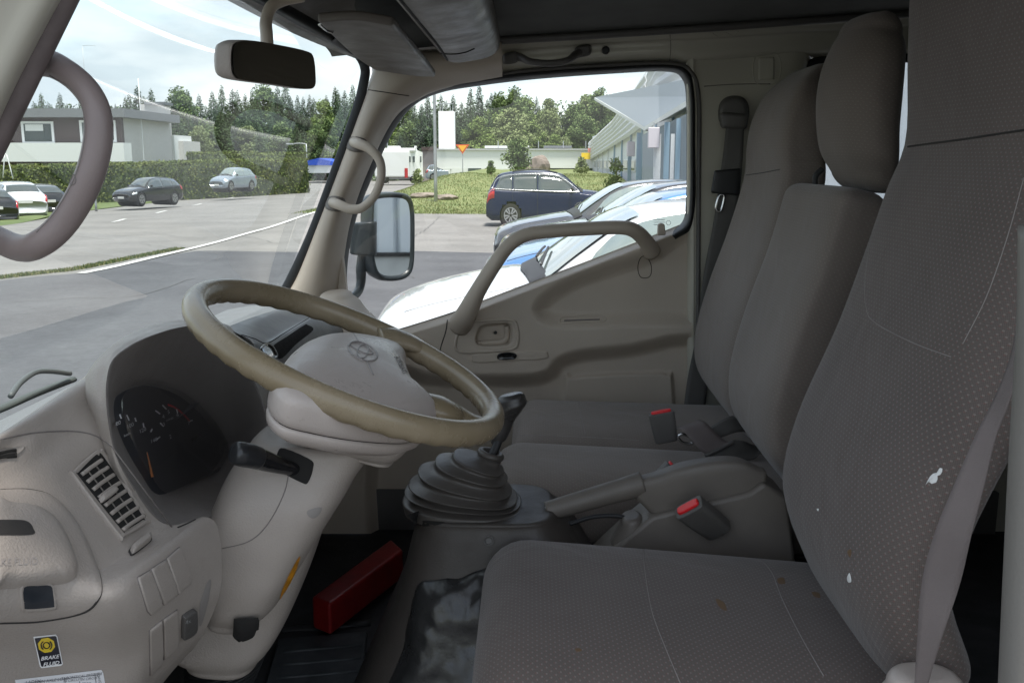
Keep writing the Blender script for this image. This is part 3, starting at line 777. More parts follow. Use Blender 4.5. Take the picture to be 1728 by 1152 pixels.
c3_ = [(372, 890, -.44), (306, 915, -.45), (255, 905, -.46), (205, 850, -.49), (165, 790, -.51), (140, 720, -.53), (125, 672, -.56), (150, 640, -.60), (230, 590, -.62), (330, 560, -.62), (405, 562, -.6), (450, 605, -.54), (475, 662, -.5), (485, 720, -.47), (470, 810, -.45), (415, 865, -.44)]
hood = loft('binnacle_hood', [[PX(*q) for q in l] for l in (rim, cr_, c2_, c3_)], trimL, dash, 140, 26, closed=True)
# dash top deck behind the hood up to the glass
deck = [[Vector((X, Y, CAMZ + z)) for Y in (.86, 1.0, 1.3, 1.7, 2.1, 2.44)] for X, z in ((-.50, -.36), (-.56, -.355), (-.66, -.365), (-.80, -.385), (-.90, -.45))]
loft('top_deck', deck, mat('grey_deck', (.13, .135, .14), .6, bump=.3), dash, 30, 12)
# instrument cluster
clu_t = None
ip = [PX(*q) for q in inn]
cc = sum(ip, Vector()) / len(ip)
dcs = cr([tuple(p) for p in ip], 80, True)
clu = mesh('instrument_cluster', [Vector(p) for p in dcs] + [cc], [(i, (i + 1) % 80, 80) for i in range(80)], mat('gauge_face', (.034, .035, .04), .35), dash, smooth=False)
tcl = bvh(clu)
def arcpx(c, ax, ay, t0, t1, n=20, rot=0):
    o = []
    for k in range(n):
        t = R_(t0 + (t1 - t0) * k / (n - 1)); x, y = ax * math.cos(t), ay * math.sin(t)
        o.append((c[0] + x * math.cos(rot) - y * math.sin(rot), c[1] + x * math.sin(rot) + y * math.cos(rot)))
    return o
gi = []
def ginked(l, r, m=ink):
    s = seam('gauge_marks', tcl, l, r, m, dash, n=max(4, len(l)), off=.0006)
    if s: gi.append(s)
for a, b in (((201, 699), (204, 706)), ((213, 700), (217, 709)), ((227, 705), (229, 711)), ((241, 714), (242, 721)), ((256, 724), (254, 728)), ((269, 737), (264, 741)),
             ((262, 693), (269, 698)), ((274, 684), (280, 690)), ((297, 690), (299, 697)), ((270, 714), (275, 719)), ((319, 711), (324, 709))):
    ginked([a, ((a[0] + b[0]) / 2, (a[1] + b[1]) / 2), b], .0009)
ginked([(283, 683), (292, 686), (301, 692), (310, 700), (319, 710)], .0014, redP)
for s, c in (('80', (199, 714)), ('100', (219, 718)), ('120', (240, 726)), ('140', (259, 743)), ('4', (275, 703)), ('5', (284, 695)), ('6', (299, 700)), ('7', (318, 714)), ('3', (276, 716)), ('2', (287, 737)), ('km/h', (214, 733)), ('r/min', (286, 707))):
    w = 5.5 if len(s) > 3 else 8
    gi.append(letter_px('gauge_marks', tcl, s, c, (w, -w * .45), (-w * .2, -w * 1.1), ink, dash))
gm = gi[0]
for g in gi[1:]: join(gm, g)
ndl = tube('gauge_needle', [hit(tcl, x, y, .004)[0] for x, y in ((243, 764), (247, 782), (252, 806))], [.0006, .0012, .0018], mat('orange_needle', (.6, .2, .04), .4), dash, 8)
relief('odometer', tcl, [(321, 740), (335, 730), (338, 734), (324, 746)], [(1, .0008), (.9, .0008)], gloss, dash, n=16, smooth_outline=False)
# clear cover over the gauges, tilted like the cluster: catches the daylight
cv = mesh('gauge_cover', [Vector(p) + Vector((.012, -.004, .004)) for p in dcs], [tuple(range(80))], glass('cover_plastic', (.92, .92, .94), 2.2), dash, smooth=False)
# seams of the face
tdf = bvh(face, hood)
for l, w, mm in (([(0, 741), (60, 730), (130, 728), (172, 741), (208, 772), (238, 815), (266, 862), (290, 889)], .0009, grooveL), ([(300, 890), (330, 876), (366, 850), (388, 826)], .0012, groove)):
    s_ = seam('gap', tdf, l, w, mm, dash, n=50)
    if s_: join(face, s_)
# side air vent
va = relief('air_vent', tdf, [(166, 762), (176, 768), (245, 872), (246, 884), (208, 907), (196, 904), (122, 806), (121, 796), (156, 764)], [(1.0, .0), (1.0, .003), (.97, .0045), (.90, .003)], trimL, dash, n=60, centre=(183, 835))
vh = relief('vent_hollow_shade', tdf, [(163, 771), (172, 774), (236, 872), (236, 880), (208, 897), (200, 895), (129, 806), (129, 799), (156, 771)], [(1, .0036), (.9, .0037)], hollow_shade, va, n=50, centre=(183, 835))  # flat dark base painted for the shade behind the louvres
c0, c1 = np.array((133, 803)), np.array((166, 776)); d0_, d1_ = np.array((203, 898)), np.array((238, 874))
sl = None
for k in range(0, 8):
    f = k / 7
    a = c0 + (d0_ - c0) * f; b = c1 + (d1_ - c1) * f
    s_ = seam('louvre', tdf, [tuple(a), tuple((a + b) / 2 + (0, -1)), tuple(b)], .0024, trimL, va, n=16, off=.0046)
    sl = s_ if sl is None else join(sl, s_)
for f in (.3, .68):
    a = c0 + (c1 - c0) * f; b = d0_ + (d1_ - d0_) * f
    join(sl, seam('louvre', tdf, [tuple(a), tuple((a + b) / 2), tuple(b)], .0009, darkT2, va, n=16, off=.0038))
relief('vent_slider', tdf, [(164, 843), (184, 829), (189, 832), (189, 837), (169, 852), (164, 849)], [(1, .004), (.95, .010), (.7, .011)], trimL, va, n=24)
wh = relief('vent_wheel', tdf, [(221, 925), (247, 906), (252, 908), (252, 915), (226, 935), (220, 933)], [(1.12, .0004), (1.1, .0015)], groove, dash, n=24)
relief('wheel_grip', tdf, [(221, 925), (247, 906), (252, 908), (252, 915), (226, 935), (220, 933)], [(1, .001), (.95, .006), (.7, .008)], trimL, wh, n=24)
dv = relief('demister_slot', tdf, [(-20, 758), (20, 755), (39, 753), (36, 760), (18, 771), (-20, 778)], [(1.0, .0), (1.0, .002), (.93, .002), (.8, .0008)], trimL, dash, n=30)
for y0, y1, mm in ((765, 760, hollow_shade), (769, 765, groove), (773, 770, hollow_shade)):
    join(dv, seam('slot_shade', tdf, [(-15, y0 + 2), (8, (y0 + y1) / 2), (26, y1)], .0016, mm, dash, n=10, off=.0014))  # slots drawn as dark lines, their inner shade is only colour
# brake fluid lid on the left
lid_o = [(-40, 830), (0, 827), (50, 827), (90, 840), (128, 882), (158, 945), (170, 985), (166, 1010), (140, 1033), (70, 1047), (0, 1050), (-40, 1051)]
lid = relief('fluid_lid', tdf, lid_o, [(1.0, -.001), (1.0, .002), (.985, .004), (.9, .0045), (.5, .0045)], trimL, dash, n=80, centre=(20, 945))
tld = bvh(lid, face)
s_ = seam('gap', tdf, [(x, y) for x, y in lid_o[1:-1]], .0013, groove, dash, n=80, off=.0003)
if s_: join(face, s_)
bul = relief('lid_handle', tld, [(-30, 850), (10, 850), (60, 858), (95, 885), (118, 930), (126, 962), (112, 980), (70, 986), (0, 992), (-30, 994)], [(1.04, .0), (.98, .006), (.9, .011), (.78, .014), (.4, .015)], trimL, lid, n=70, centre=(20, 925))
tbl = bvh(bul, lid, face)
relief('grip_slot_shade', tbl, [(-20, 880), (30, 877), (48, 881), (56, 892), (54, 902), (0, 903), (-20, 903)], [(1, .0006), (.9, .0007)], groove, bul, n=30)  # slot is not sunk: a dark flat patch paints its shade
letter_px('embossed_lettering', tbl, 'BRAKE FLUID', (18, 948), (15.5, -.5), (1, -17), mat('emboss_grey', (.33, .30, .285), .45), bul, off=.0007)
wn = relief('sight_window', tld, [(38, 990), (62, 986), (84, 987), (88, 1000), (91, 1020), (86, 1025), (45, 1028), (39, 1020)], [(1.14, .0), (1.12, .002), (1.0, .0012)], trimL, lid, n=30)
relief('reservoir', tld, [(39, 990), (62, 987), (84, 987), (88, 1000), (90, 1019), (86, 1023), (45, 1026), (40, 1020)], [(1, .0016), (.9, .0016)], mat('dark_reservoir', (.02, .024, .03), .25), wn, n=24)
# switch blanks on the knee panel
for k, l in enumerate(([(231, 974), (252, 962), (270, 1010), (272, 1022), (254, 1037), (248, 1030)], [(254, 960), (278, 944), (296, 992), (297, 1004), (276, 1020), (272, 1010)], [(280, 942), (302, 923), (319, 968), (320, 984), (300, 1002), (297, 992)],
                      [(252, 1062), (272, 1046), (274, 1100), (272, 1120), (253, 1138)], [(275, 1044), (298, 1028), (300, 1080), (298, 1092), (276, 1112)])):
    b_ = relief('switch_blank', tdf, l, [(1.0, .0002), (.985, .0022), (.93, .0026)], trimL, dash, n=36, smooth_outline=False)
    s_ = seam('gap', tdf, l, .0007, grooveL, dash, closed=True, off=.0002, sharp=True)
    if s_: join(b_, s_)
sw = relief('height_switch', tdf, [(309, 1036), (325, 1026), (328, 1034), (327, 1062), (308, 1075), (305, 1070), (306, 1042)], [(1, .0), (1, .005), (.9, .006)], darkT, dash, n=30)
tsw = bvh(sw)
letter_px('symbol', tsw, '4x', (317, 1048), (9, -5), (0, -11), mat('pale_symbol', (.3, .3, .3), .6), sw, off=.0006)
relief('hand_recess_shade', tdf, [(348, 985), (356, 978), (352, 1010), (342, 1048), (336, 1054), (337, 1020)], [(1, .0003), (.7, .0006)], mat('recess_shade_grey', (.24, .22, .205), .6), dash, n=24)  # darker patch on the surface paints the shade of a recess
# stickers
stk = tag(relief('brake_fluid_sticker', tdf, [(56, 1073), (94, 1069), (97, 1073), (106, 1119), (103, 1122), (70, 1126), (67, 1123)], [(1, .0004), (.95, .0006)], ink, None, n=7, smooth_outline=False), 'black and yellow BRAKE FLUID sticker on the lower dashboard', 'sticker')
t2 = bvh(stk)
def onst(o_, m_, off, n=24, so=False):
    join(stk, relief('s', tdf, o_, [(1, off), (.9, off)], m_, None, n=n, smooth_outline=so))
onst([(58, 1075), (93, 1071), (95, 1073), (104, 1118), (71, 1123), (69, 1122)], mat('sticker_black', (.01, .01, .02), .4), .0009, 6)
yel = mat('sticker_yellow', (.85, .62, .02), .4)
onst([(78 + 15 * math.cos(R_(a)) + 0, 1086 + 13.2 * math.sin(R_(a))) for a in range(12, 360, 45)], yel, .0012, 8)
blk = MATS['sticker_black']
for a0, a1, r in ((0, 360, 5.5), (-50, 50, 9), (130, 230, 9)):
    l = [(78 + r * math.cos(R_(a0 + (a1 - a0) * i / 15)), 1086 + r * .95 * math.sin(R_(a0 + (a1 - a0) * i / 15))) for i in range(16)]
    join(stk, seam('s', tdf, l, .0006, blk, None, n=16, off=.0014))
join(stk, letter_px('s', tdf, 'BRAKE', (84, 1107), (10.2, -1.4), (2.2, -9), ink, off=.0014, bold=True))
join(stk, letter_px('s', tdf, 'FLUID', (86, 1117.5), (10.2, -1.4), (2.2, -9), ink, off=.0014, bold=True))
lab = tag(relief('load_label', tdf, [(25, 1146), (171, 1129), (174, 1134), (186, 1200), (40, 1215)], [(1, .0004), (.97, .0006)], mat('white_label', (.72, .72, .74), .5), None, n=5, smooth_outline=False), 'white table sticker headed with axle load and pressures on the lower dashboard', 'sticker')
gk = mat('label_ink', (.12, .12, .13), .6)
for s, c, w in (('LADEN', (55, 1149), 8), ('NN AXLE LOAD', (90, 1146), 7.2), ('THEORETICAL PRESSURE', (138, 1139), 6.2), ('IN CIRCUIT', (122, 1146), 6), ('IN CIRCUIT', (152, 1143), 6), ('50 bar', (146, 1151), 6)):
    join(lab, letter_px('s', tdf, s, c, (w, -w * .12), (w * .2, -w), gk, off=.0009))
join(lab, letter_px('s', tdf, 'LONG', (167, 1142), (1.4, 6.5), (6, -.8), gk, off=.0009))
for l in ([(34, 1152), (165, 1137)], [(108, 1142), (112, 1165)], [(134, 1148), (137, 1165)], [(160, 1134), (164, 1165)], [(62, 1149), (66, 1170)]):
    join(lab, seam('s', tdf, [l[0], ((l[0][0] + l[1][0]) / 2, (l[0][1] + l[1][1]) / 2), l[1]], .0003, gk, None, n=6, off=.0009))

# passenger side of the dash
gd = MATS['grey_deck']
pr = [[(382, 552, 1.50), (430, 534, 1.80), (478, 519, 2.12), (520, 506, 2.30), (540, 501, 2.36), (552, 500, 2.42)],
      [(398, 561, 1.45), (440, 541, 1.76), (480, 524, 2.06), (520, 511, 2.26), (545, 505, 2.34), (560, 502, 2.40)],
      [(425, 575, 1.43), (452, 570, 1.62), (500, 545, 1.95), (540, 524, 2.2), (560, 514, 2.3), (576, 508, 2.38)],
      [(430, 590, 1.42), (455, 583, 1.56), (520, 545, 1.96), (552, 530, 2.2), (575, 524, 2.3), (592, 526, 2.38)],
      [(440, 640, 1.44), (474, 620, 1.60), (534, 575, 1.98), (584, 562, 2.24), (620, 572, 2.36), (645, 600, 2.42)],
      [(450, 760, 1.50), (500, 740, 1.68), (560, 680, 2.05), (610, 640, 2.28), (640, 640, 2.38), (670, 650, 2.44)],
      [(440, 880, 1.60), (500, 860, 1.80), (570, 800, 2.15), (620, 760, 2.35), (650, 740, 2.44), (680, 740, 2.48)]]
pd_ = loft('passenger_fascia', [pts(r) for r in pr], mat('blue_grey_fascia', (.2, .2, .2), .5, bump=.25, bscale=420), dash, 60, 70)
tpd = bvh(pd_)
join(pd_, seam('gap', tpd, [(398, 562), (430, 572), (450, 579), (480, 562), (521, 537)], .0012, groove, dash, n=30))
relief('display_panel', tpd, [(459, 586), (485, 567), (512, 549), (518, 548), (528, 557), (500, 580), (472, 606)], [(1, .0008), (.9, .001)], mat('display_black', (.014, .012, .012), .8, spec=.1, var=.5, vscale=120), dash, n=30)
relief('round_vent', tpd, [(437, 590), (446, 580), (457, 584), (466, 600), (460, 606), (445, 602)], [(1, .0), (1, .004), (.85, .004), (.8, .001)], gloss, dash, n=24)
cp_ = pxblob('end_cap', [(542, 503, 594, 500, 2.36, .06, 2.6), (538, 512, 604, 510, 2.35, .08, 3), (540, 530, 614, 526, 2.33, .09, 3.4), (548, 560, 640, 556, 2.32, .1, 3.4), (560, 620, 660, 620, 2.34, .1, 3.4)], trimM, dash, cap=(.018, .01))
box('under_dash_shade', (-.80, .95, CAMZ - .95), (-.56, 2.5, CAMZ - .42), hollow_shade, dash)  # black block fills the footwell to stand for the dark under the dash

# ================================================================ STEERING COLUMN AND WHEEL
colm = thing('steering_column', 'light grey steering column shroud below the wheel', 'steering column', P(450, 1050, 1.25))
pxblob('lower_shroud', [(420, 880, 548, 880, 1.30, .06, 3), (372, 960, 520, 960, 1.30, .07, 3.2), (320, 1040, 486, 1040, 1.30, .07, 3.4), (300, 1078, 462, 1082, 1.30, .07, 3.4), (322, 1098, 438, 1108, 1.30, .06, 3)], trimL, colm, 30, 40, (.02, .012))
shr = pxblob('column_cover', [(432, 735, 640, 748, 1.21, .085, 3), (398, 785, 608, 790, 1.20, .09, 3.2), (380, 825, 586, 828, 1.195, .095, 3.3), (364, 868, 557, 874, 1.195, .095, 3.3), (362, 912, 528, 920, 1.195, .09, 3.3), (366, 955, 502, 962, 1.195, .085, 3.2), (364, 1000, 476, 1004, 1.20, .075, 3), (362, 1022, 452, 1028, 1.205, .06, 3)], trimL, colm, 50, 60, (.012, .02))
tsh = bvh(shr)
join(shr, seam('gap', tsh, [(487, 800), (480, 830), (462, 868), (440, 898), (415, 915), (375, 925)], .0007, grooveL, colm, n=40))
sh2 = relief('stalk_opening_shade', tsh, [(470, 766), (480, 758), (522, 776), (526, 790), (518, 812), (508, 812), (478, 796), (468, 782)], [(1.08, .0), (1.05, .0015), (.95, .0006), (.9, .0006)], hollow_shade, colm, n=30, smooth_outline=True)  # opening is closed: black patch stands for the shade inside it
relief('screw_dimple_shade', tsh, [(518, 862), (532, 856), (543, 856), (540, 866), (530, 874), (521, 871)], [(1, .0004), (.8, .0006)], mat('dimple_shade_beige', (.25, .23, .215), .6), colm, n=20)  # dimple shade put into a darker patch, the cover stays unsunk
tls = bvh(colm.children[0])
relief('slot_shade', tls, [(394, 1036), (434, 1034), (436, 1040), (431, 1098), (424, 1110), (396, 1102), (390, 1094)], [(1, .006), (.9, .009), (.5, .013)], hollow_shade, colm, n=30, smooth_outline=False)  # black raised patch painted for the dark inside the slot
relief('amber_sticker', tsh, [(506, 938), (499, 962), (480, 1006), (472, 1014), (476, 994), (496, 952)], [(1, .0006), (.9, .0007)], mat('amber', (.6, .25, .01), .4, var=.4, vscale=60), colm, n=24)
# telescopic boot at the column's foot
V = []; F = []
bs = []
for k in range(15):
    f = k / 14; c = P(385 - 12 * f, 1100 + 62 * f, 1.33); r = .058 + (.008 if k % 2 else 0) - .012 * f
    bs.append((c, Vector((r, 0, .015)), Vector((0, r, 0)), 2))
blob('foot_boot', bs, blackT, colm, 60, 30, (.005, .005))
stl = thing('indicator_stalk', 'black indicator stalk with a glossy end on the steering column', 'stalk', P(460, 785, 1.10))
tube('stalk_arm', pts([(500, 792, 1.125), (478, 787, 1.11), (450, 778, 1.09), (432, 772, 1.075)]), [.008, .0095, .0125, .0135], gloss, stl, 18, 30)
tube('stalk_end', pts([(436, 773, 1.078), (422, 769, 1.068), (407, 766, 1.058), (397, 763, 1.052), (393, 762, 1.050)]), [.0135, .0145, .0145, .013, .006], mat('stalk_black', (.02, .021, .023), .3), stl, 24, 30)

sw_t = thing('steering_wheel', 'worn khaki steering wheel with grey airbag cover, seen from the side', 'steering wheel', (-.235, CY, CAMZ - .253))
WC = Vector((-.235, CY, CAMZ - .253)); TA = R_(24)
WN = Vector((math.sin(TA), 0, math.cos(TA))); E1 = Vector((math.cos(TA), 0, -math.sin(TA))); E2 = Vector((0, 1, 0))
V = []; F = []; NU, NV = 360, 28
for i in range(NU):
    a = 2 * math.pi * i / NU; rd = E1 * math.cos(a) + E2 * math.sin(a); c = WC + rd * WR
    for j in range(NV):
        b = 2 * math.pi * j / NV
        und = max(0, -math.sin(b)) ** 1.5
        r = .0155 * (1 + .05 * und * math.sin(a * 44))
        V.append(c + rd * r * .98 * math.cos(b) + WN * r * 1.08 * math.sin(b))
for i in range(NU):
    for j in range(NV): F.append((i * NV + j, ((i + 1) % NU) * NV + j, ((i + 1) % NU) * NV + (j + 1) % NV, i * NV + (j + 1) % NV))
mesh('rim', V, F, rimM, sw_t)
po = [(464, 628), (480, 602), (503, 577), (535, 561), (578, 556), (630, 563), (672, 575), (689, 590), (691, 612), (704, 645), (724, 670), (748, 688), (722, 697), (690, 698), (620, 690), (550, 676), (490, 658)]
pc = [PP(x, y, WC + WN * .004, WN) for x, y in po]
loc2 = [((p - WC).dot(E1), (p - WC).dot(E2)) for p in pc]
ol2 = cr(loc2, 100, True); ctr = np.array([np.mean([q[0] for q in ol2]), np.mean([q[1] for q in ol2])])
def wpad(name, prof, m, parent, outline=ol2, c=ctr, close=True):
    V = []; n = len(outline)
    for s, h in prof:
        for q in outline:
            r = c + (q - c) * s
            V.append(WC + E1 * r[0] + E2 * r[1] + WN * h)
    F = [(i * n + j, i * n + (j + 1) % n, (i + 1) * n + (j + 1) % n, (i + 1) * n + j) for i in range(len(prof) - 1) for j in range(n)]
    if close: F.append(tuple((len(prof) - 1) * n + j for j in range(n)))
    F.append(tuple(range(n - 1, -1, -1)))
    o = mesh(name, V, F, m, parent)
    bm = bmesh.new(); bm.from_mesh(o.data); bmesh.ops.recalc_face_normals(bm, faces=bm.faces); bm.to_mesh(o.data); bm.free()
    return o
prof = [(.15, .024), (.4, .022), (.6, .018), (.78, .012), (.88, .006), (.95, -.001), (.98, -.007), (.985, -.014), (.965, -.03), (.95, -.037), (.93, -.040)]
pad = wpad('airbag_cover', prof, padM, sw_t)
wpad('hub_gap', [(.915, -.036), (.915, -.043)], blackT, sw_t)
wpad('hub_shell', [(.85, -.0415), (.925, -.042), (.93, -.047), (.9, -.056), (.8, -.066)], padM, sw_t)
tpad = bvh(pad)
em = seam('emblem', tpad, arcpx((612, 593), 26, 13.5, 0, 360, 40, R_(24)), .0012, mat('emblem_grey', (.26, .235, .225), .4), pad, closed=True, n=60, off=.0003)
for l in (arcpx((612, 593), 9, 12, 0, 360, 24, R_(24)), arcpx((610, 588), 21, 5.5, 0, 360, 30, R_(24))):
    join(em, seam('e', tpad, l, .0009, MATS['emblem_grey'], pad, closed=True, n=40, off=.0003))
for l in ([(597, 563), (601, 570), (605, 577)], [(619, 608), (624, 620), (630, 633)]):
    join(pad, seam('e', tpad, l, .0009, MATS['emblem_grey'], pad, n=8, off=.0002))
join(pad, letter_px('airbag_lettering', tpad, 'AIRBAG', (676, 616), (4.5, 8.5), (11, -3.5), mat('stamp_grey', (.12, .1, .1), .6), None, off=.0006))
def spoke(l, r, m=rimM):
    tube('spoke', [WC + E1 * a + E2 * b + WN * h for a, b, h in l], r, m, sw_t, 16, 24, sq=.5, upv=WN)
def w2(x, y, h=0):
    p = PP(x, y, WC + WN * h, WN) - WC
    return (p.dot(E1), p.dot(E2), h)
spoke([w2(640, 572, -.004), w2(668, 572, .004), w2(700, 582, .006), w2(735, 603, .0)], [.03, .03, .024, .016])
spoke([w2(700, 682, -.012), w2(745, 690, -.004), w2(772, 699, -.006), w2(795, 710, -.006), w2(822, 716, 0)], [.034, .03, .022, .018, .016])
spoke([w2(470, 640, -.02), w2(452, 622, -.014), w2(430, 600, -.008), w2(405, 590, 0)], [.03, .02, .017, .012], rimM)
hub = pxblob('hub_shroud', [(476, 668, 716, 700, 1.2, .085, 5), (474, 684, 708, 722, 1.2, .088, 5), (484, 702, 696, 742, 1.2, .082, 5), (512, 720, 680, 758, 1.2, .07, 5), (552, 736, 664, 767, 1.2, .055, 4)], trimL, colm, 24, 44, (.012, .012))
th = bvh(hub)
relief('key_hole_shade', th, [(602, 729), (610, 726), (620, 729), (622, 735), (612, 738), (603, 735)], [(1, .0006), (.9, .0007)], hollow_shade, colm, n=16)  # hole painted as a dark patch, its depth shade is colour alone

# ================================================================ SEATS
def backrest(name, fr, yc, hw, hd, m, parent, e=3.6, cap=(.05, .05), crown=.02, taper=None, ns=40):
    S = []
    n = len(fr)
    for i, p in enumerate(fr):
        a = fr[max(0, i - 1)]; b = fr[min(n - 1, i + 1)]
        t = Vector((b.x - a.x, 0, b.z - a.z)).normalized(); r = Vector((t.z, 0, -t.x))
        w = hw * (taper[i] if taper else 1)
        S.append((Vector((p.x, yc, p.z)) + r * hd, Vector((0, w, 0)), r * hd, e))
    return blob(name, S, m, parent, ns, 72, cap)
ds = thing('driver_seat', 'large driver seat in grey patterned cloth with white and brown spots', 'truck seat', (.25, 1.22, CAMZ - 1.0))
frl = [P(x, y, 1.43) for x, y in ((1345, 930), (1318, 860), (1312, 790), (1342, 685), (1402, 553), (1444, 440), (1484, 320), (1516, 235), (1518, 110), (1520, -20), (1524, -160))]
dbk = backrest('backrest', frl, 1.235, .243, .055, seatA, ds, 3.4, (.03, .05), taper=[.96, .99, 1, 1, 1, .99, .97, .96, .95, .93, .9])
def cushion(name, x0, x1, yc, hw, ztop, tilt, hh, m, parent, e=3.6, cap=(.06, .04), bump=0):
    S = []
    for k in range(6):
        f = k / 5; x = x0 + (x1 - x0) * f; z = ztop - tilt * (x - x0) - hh
        w = hw * (1 - .03 * (1 - f) ** 2)
        S.append((Vector((x, yc, z)), Vector((0, w, 0)), Vector((0, 0, hh)), e))
    return blob(name, S, m, parent, 36, 72, cap)
dcu = cushion('cushion', .004, .52, 1.225, .255, CAMZ - .578, .085, .075, seatA, ds, 3.2, (.075, .03))
box('seat_base', (.08, 1.02, CAMZ - 1.02), (.55, 1.42, CAMZ - .72), blackT, ds)
tdb = bvh(dbk)
for l in ([(1482, 330), (1470, 400), (1460, 470), (1462, 520), (1478, 545), (1540, 578), (1605, 602)], [(1728, 300), (1700, 400), (1665, 500), (1625, 580)]):
    s_ = seam('stitch', tdb, l, .0007, thread, ds, n=60)
    if s_: join(dbk, s_)
s_ = seam('stitch', tdb, [(1532, 248), (1560, 244), (1620, 236), (1700, 224), (1740, 218)], .0016, groove, ds, n=50, off=-.0004)
if s_: join(dbk, s_)
tdc = bvh(dcu)
for l in ([(960, 900), (1060, 906), (1180, 918), (1270, 940), (1300, 962), (1320, 1010), (1350, 1070), (1390, 1140)], [(1085, 915), (1088, 960), (1100, 1030), (1120, 1085), (1148, 1152)]):
    s_ = seam('stitch', tdc, l, .0007, thread, ds, n=60)
    if s_: join(dcu, s_)
splat = mat('white_dropping', (.8, .8, .78), .7)
for l in ([(1562, 818), (1568, 806), (1574, 799), (1583, 796), (1586, 789), (1591, 791), (1588, 800), (1582, 803), (1582, 812), (1572, 816), (1567, 812)], [(1430, 974), (1434, 966), (1437, 980), (1432, 982)], [(1379, 858), (1382, 858), (1381, 862)]):
    s_ = relief('spot', tdb, l, [(1, .0003), (.8, .0012)], splat, None, n=16); join(dbk, s_)
brn = mat('brown_smear', (.16, .10, .055), .9)
for l, t in (([(1430, 930), (1436, 926), (1437, 934), (1434, 940)], 0), ([(1312, 976), (1322, 974), (1325, 984), (1314, 984)], 1), ([(1370, 998), (1382, 1000), (1384, 1008), (1374, 1006)], 1), ([(1208, 1010), (1222, 1016), (1226, 1030), (1214, 1024)], 1), ([(970, 1094), (978, 1093), (982, 1097), (974, 1099)], 1)):
    tr_ = (tdb, tdc)[t]; s_ = relief('spot', tr_, l, [(1, .0002), (.8, .0005)], brn, None, n=14)
    join((dbk, dcu)[t], s_)

bn = thing('passenger_bench', 'double passenger bench in plain grey cloth behind the handbrake', 'bench seat', (.3, 2.0, CAMZ - 1.0))
fr2 = [P(x, y, 2.38) for x, y in ((1205, 668), (1176, 625), (1170, 585), (1176, 540), (1196, 472), (1226, 390), (1252, 300))]
hdp = [P(x, y, 2.33) for x, y in ((1262, 250), (1270, 205), (1292, 158), (1325, 128))]
wb = backrest('window_backrest', fr2 + hdp, 2.20, .212, .05, seatB, bn, 7, (.02, .03), taper=[1, 1, 1, 1, 1, .98, .93, .86, .83, .78, .6])
off = Vector((.005, 0, 0))
mbf = [p + off for p in fr2[:6]] + [fr2[5].lerp(fr2[6], .80) + off]
mb = backrest('middle_backrest', mbf, 1.825, .19, .05, seatB, bn, 6, (.02, .03))
S = []
for x, y, w, d in ((1455, 297, .097, .038), (1447, 262, .121, .048), (1444, 210, .126, .052), (1447, 160, .127, .053), (1454, 115, .121, .05), (1463, 80, .104, .045), (1467, 60, .087, .038)):
    c = P(x, y, 1.84); S.append((c, Vector((-.01, w, 0)), Vector((d, 0, -d * .25)), 2.5))
hr = blob('headrest', S, seatB, bn, 30, 50, (.03, .035))
tube('headrest_post', [P(1378, 335, 1.92), P(1376, 300, 1.92), P(1388, 285, 1.92)], .006, blackT, hr, 8)
cw = cushion('window_cushion', .02, .60, 2.20, .208, CAMZ - .590, .03, .07, seatB, bn, 3.6, (.06, .03))
cm = cushion('middle_cushion', -.01, .60, 1.83, .165, CAMZ - .578, .05, .075, seatB, bn, 3.0, (.07, .03))
box('bench_base', (.1, 1.66, CAMZ - 1.02), (.62, 2.42, CAMZ - .72), blackT, bn)
t3 = bvh(cw, cm)
for l, tg in (([(975, 664), (980, 700), (988, 733)], cw), ([(1085, 668), (1100, 678), (1105, 692)], cw), ([(850, 733), (920, 735), (1000, 738), (1080, 743)], cm)):
    s_ = seam('stitch', t3, l, .0009, thread, bn, n=30)
    if s_: join(tg, s_)
t4 = bvh(wb, mb)
for l, tg, mm in (([(1222, 457), (1240, 465), (1262, 474)], wb, thread), ([(1256, 296), (1285, 292), (1316, 286)], wb, groove)):
    s_ = seam('stitch', t4, l, .001, mm, bn, n=20)
    if s_: join(tg, s_)

# ================================================================ CONSOLE, GEAR LEVER, HANDBRAKE
cs = thing('centre_console', 'dark grey pedestal console between the seats with a leather gaiter', 'console', P(780, 1000, 1.5))
pol = [(682, 872), (694, 884), (760, 888), (860, 886), (905, 872), (930, 900), (990, 1010), (1030, 1230), (560, 1230), (604, 1152), (656, 960)]
S = []
for z, x0, x1, y0, y1 in ((-.592, -.19, .045, 1.47, 1.68), (-.63, -.20, .08, 1.46, 1.72), (-.72, -.225, .13, 1.44, 1.74), (-.84, -.275, .18, 1.41, 1.78), (-1.02, -.35, .24, 1.38, 1.82)):
    S.append((Vector(((x0 + x1) / 2, (y0 + y1) / 2, CAMZ + z)), Vector(((x1 - x0) / 2, 0, 0)), Vector((0, (y1 - y0) / 2, 0)), 4))
ped = blob('pedestal', S, mat('pedestal_plastic', (.058, .05, .044), .5, bump=.25, bscale=350, var=.1, vscale=9), cs, 24, 48, (.008, 0))
tpe = bvh(ped)
relief('screw', tpe, arcpx((825, 912), 9, 9, 0, 330, 12), [(1, 0), (1, .003), (.8, .003), (.6, .001)], darkT, cs, n=24)
go = [(708, 990), (725, 978), (770, 972), (812, 958), (870, 950), (880, 1220), (660, 1220), (668, 1120), (690, 1040)]
relief('boot_hole_shade', tpe, [(687, 868), (694, 882), (715, 888), (745, 884), (752, 874), (720, 866), (700, 860)], [(1, .0006), (.9, .0008)], hollow_shade, cs, n=24)  # gap under the boot painted as a black patch for its shade
def gait(B): return B
ga = relief('leather_gaiter', tpe, go, [(1.0, -.002), (.98, .004), (.9, .012), (.75, .02), (.5, .026), (.3, .028)], leather, cs, n=90, centre=(775, 1080))
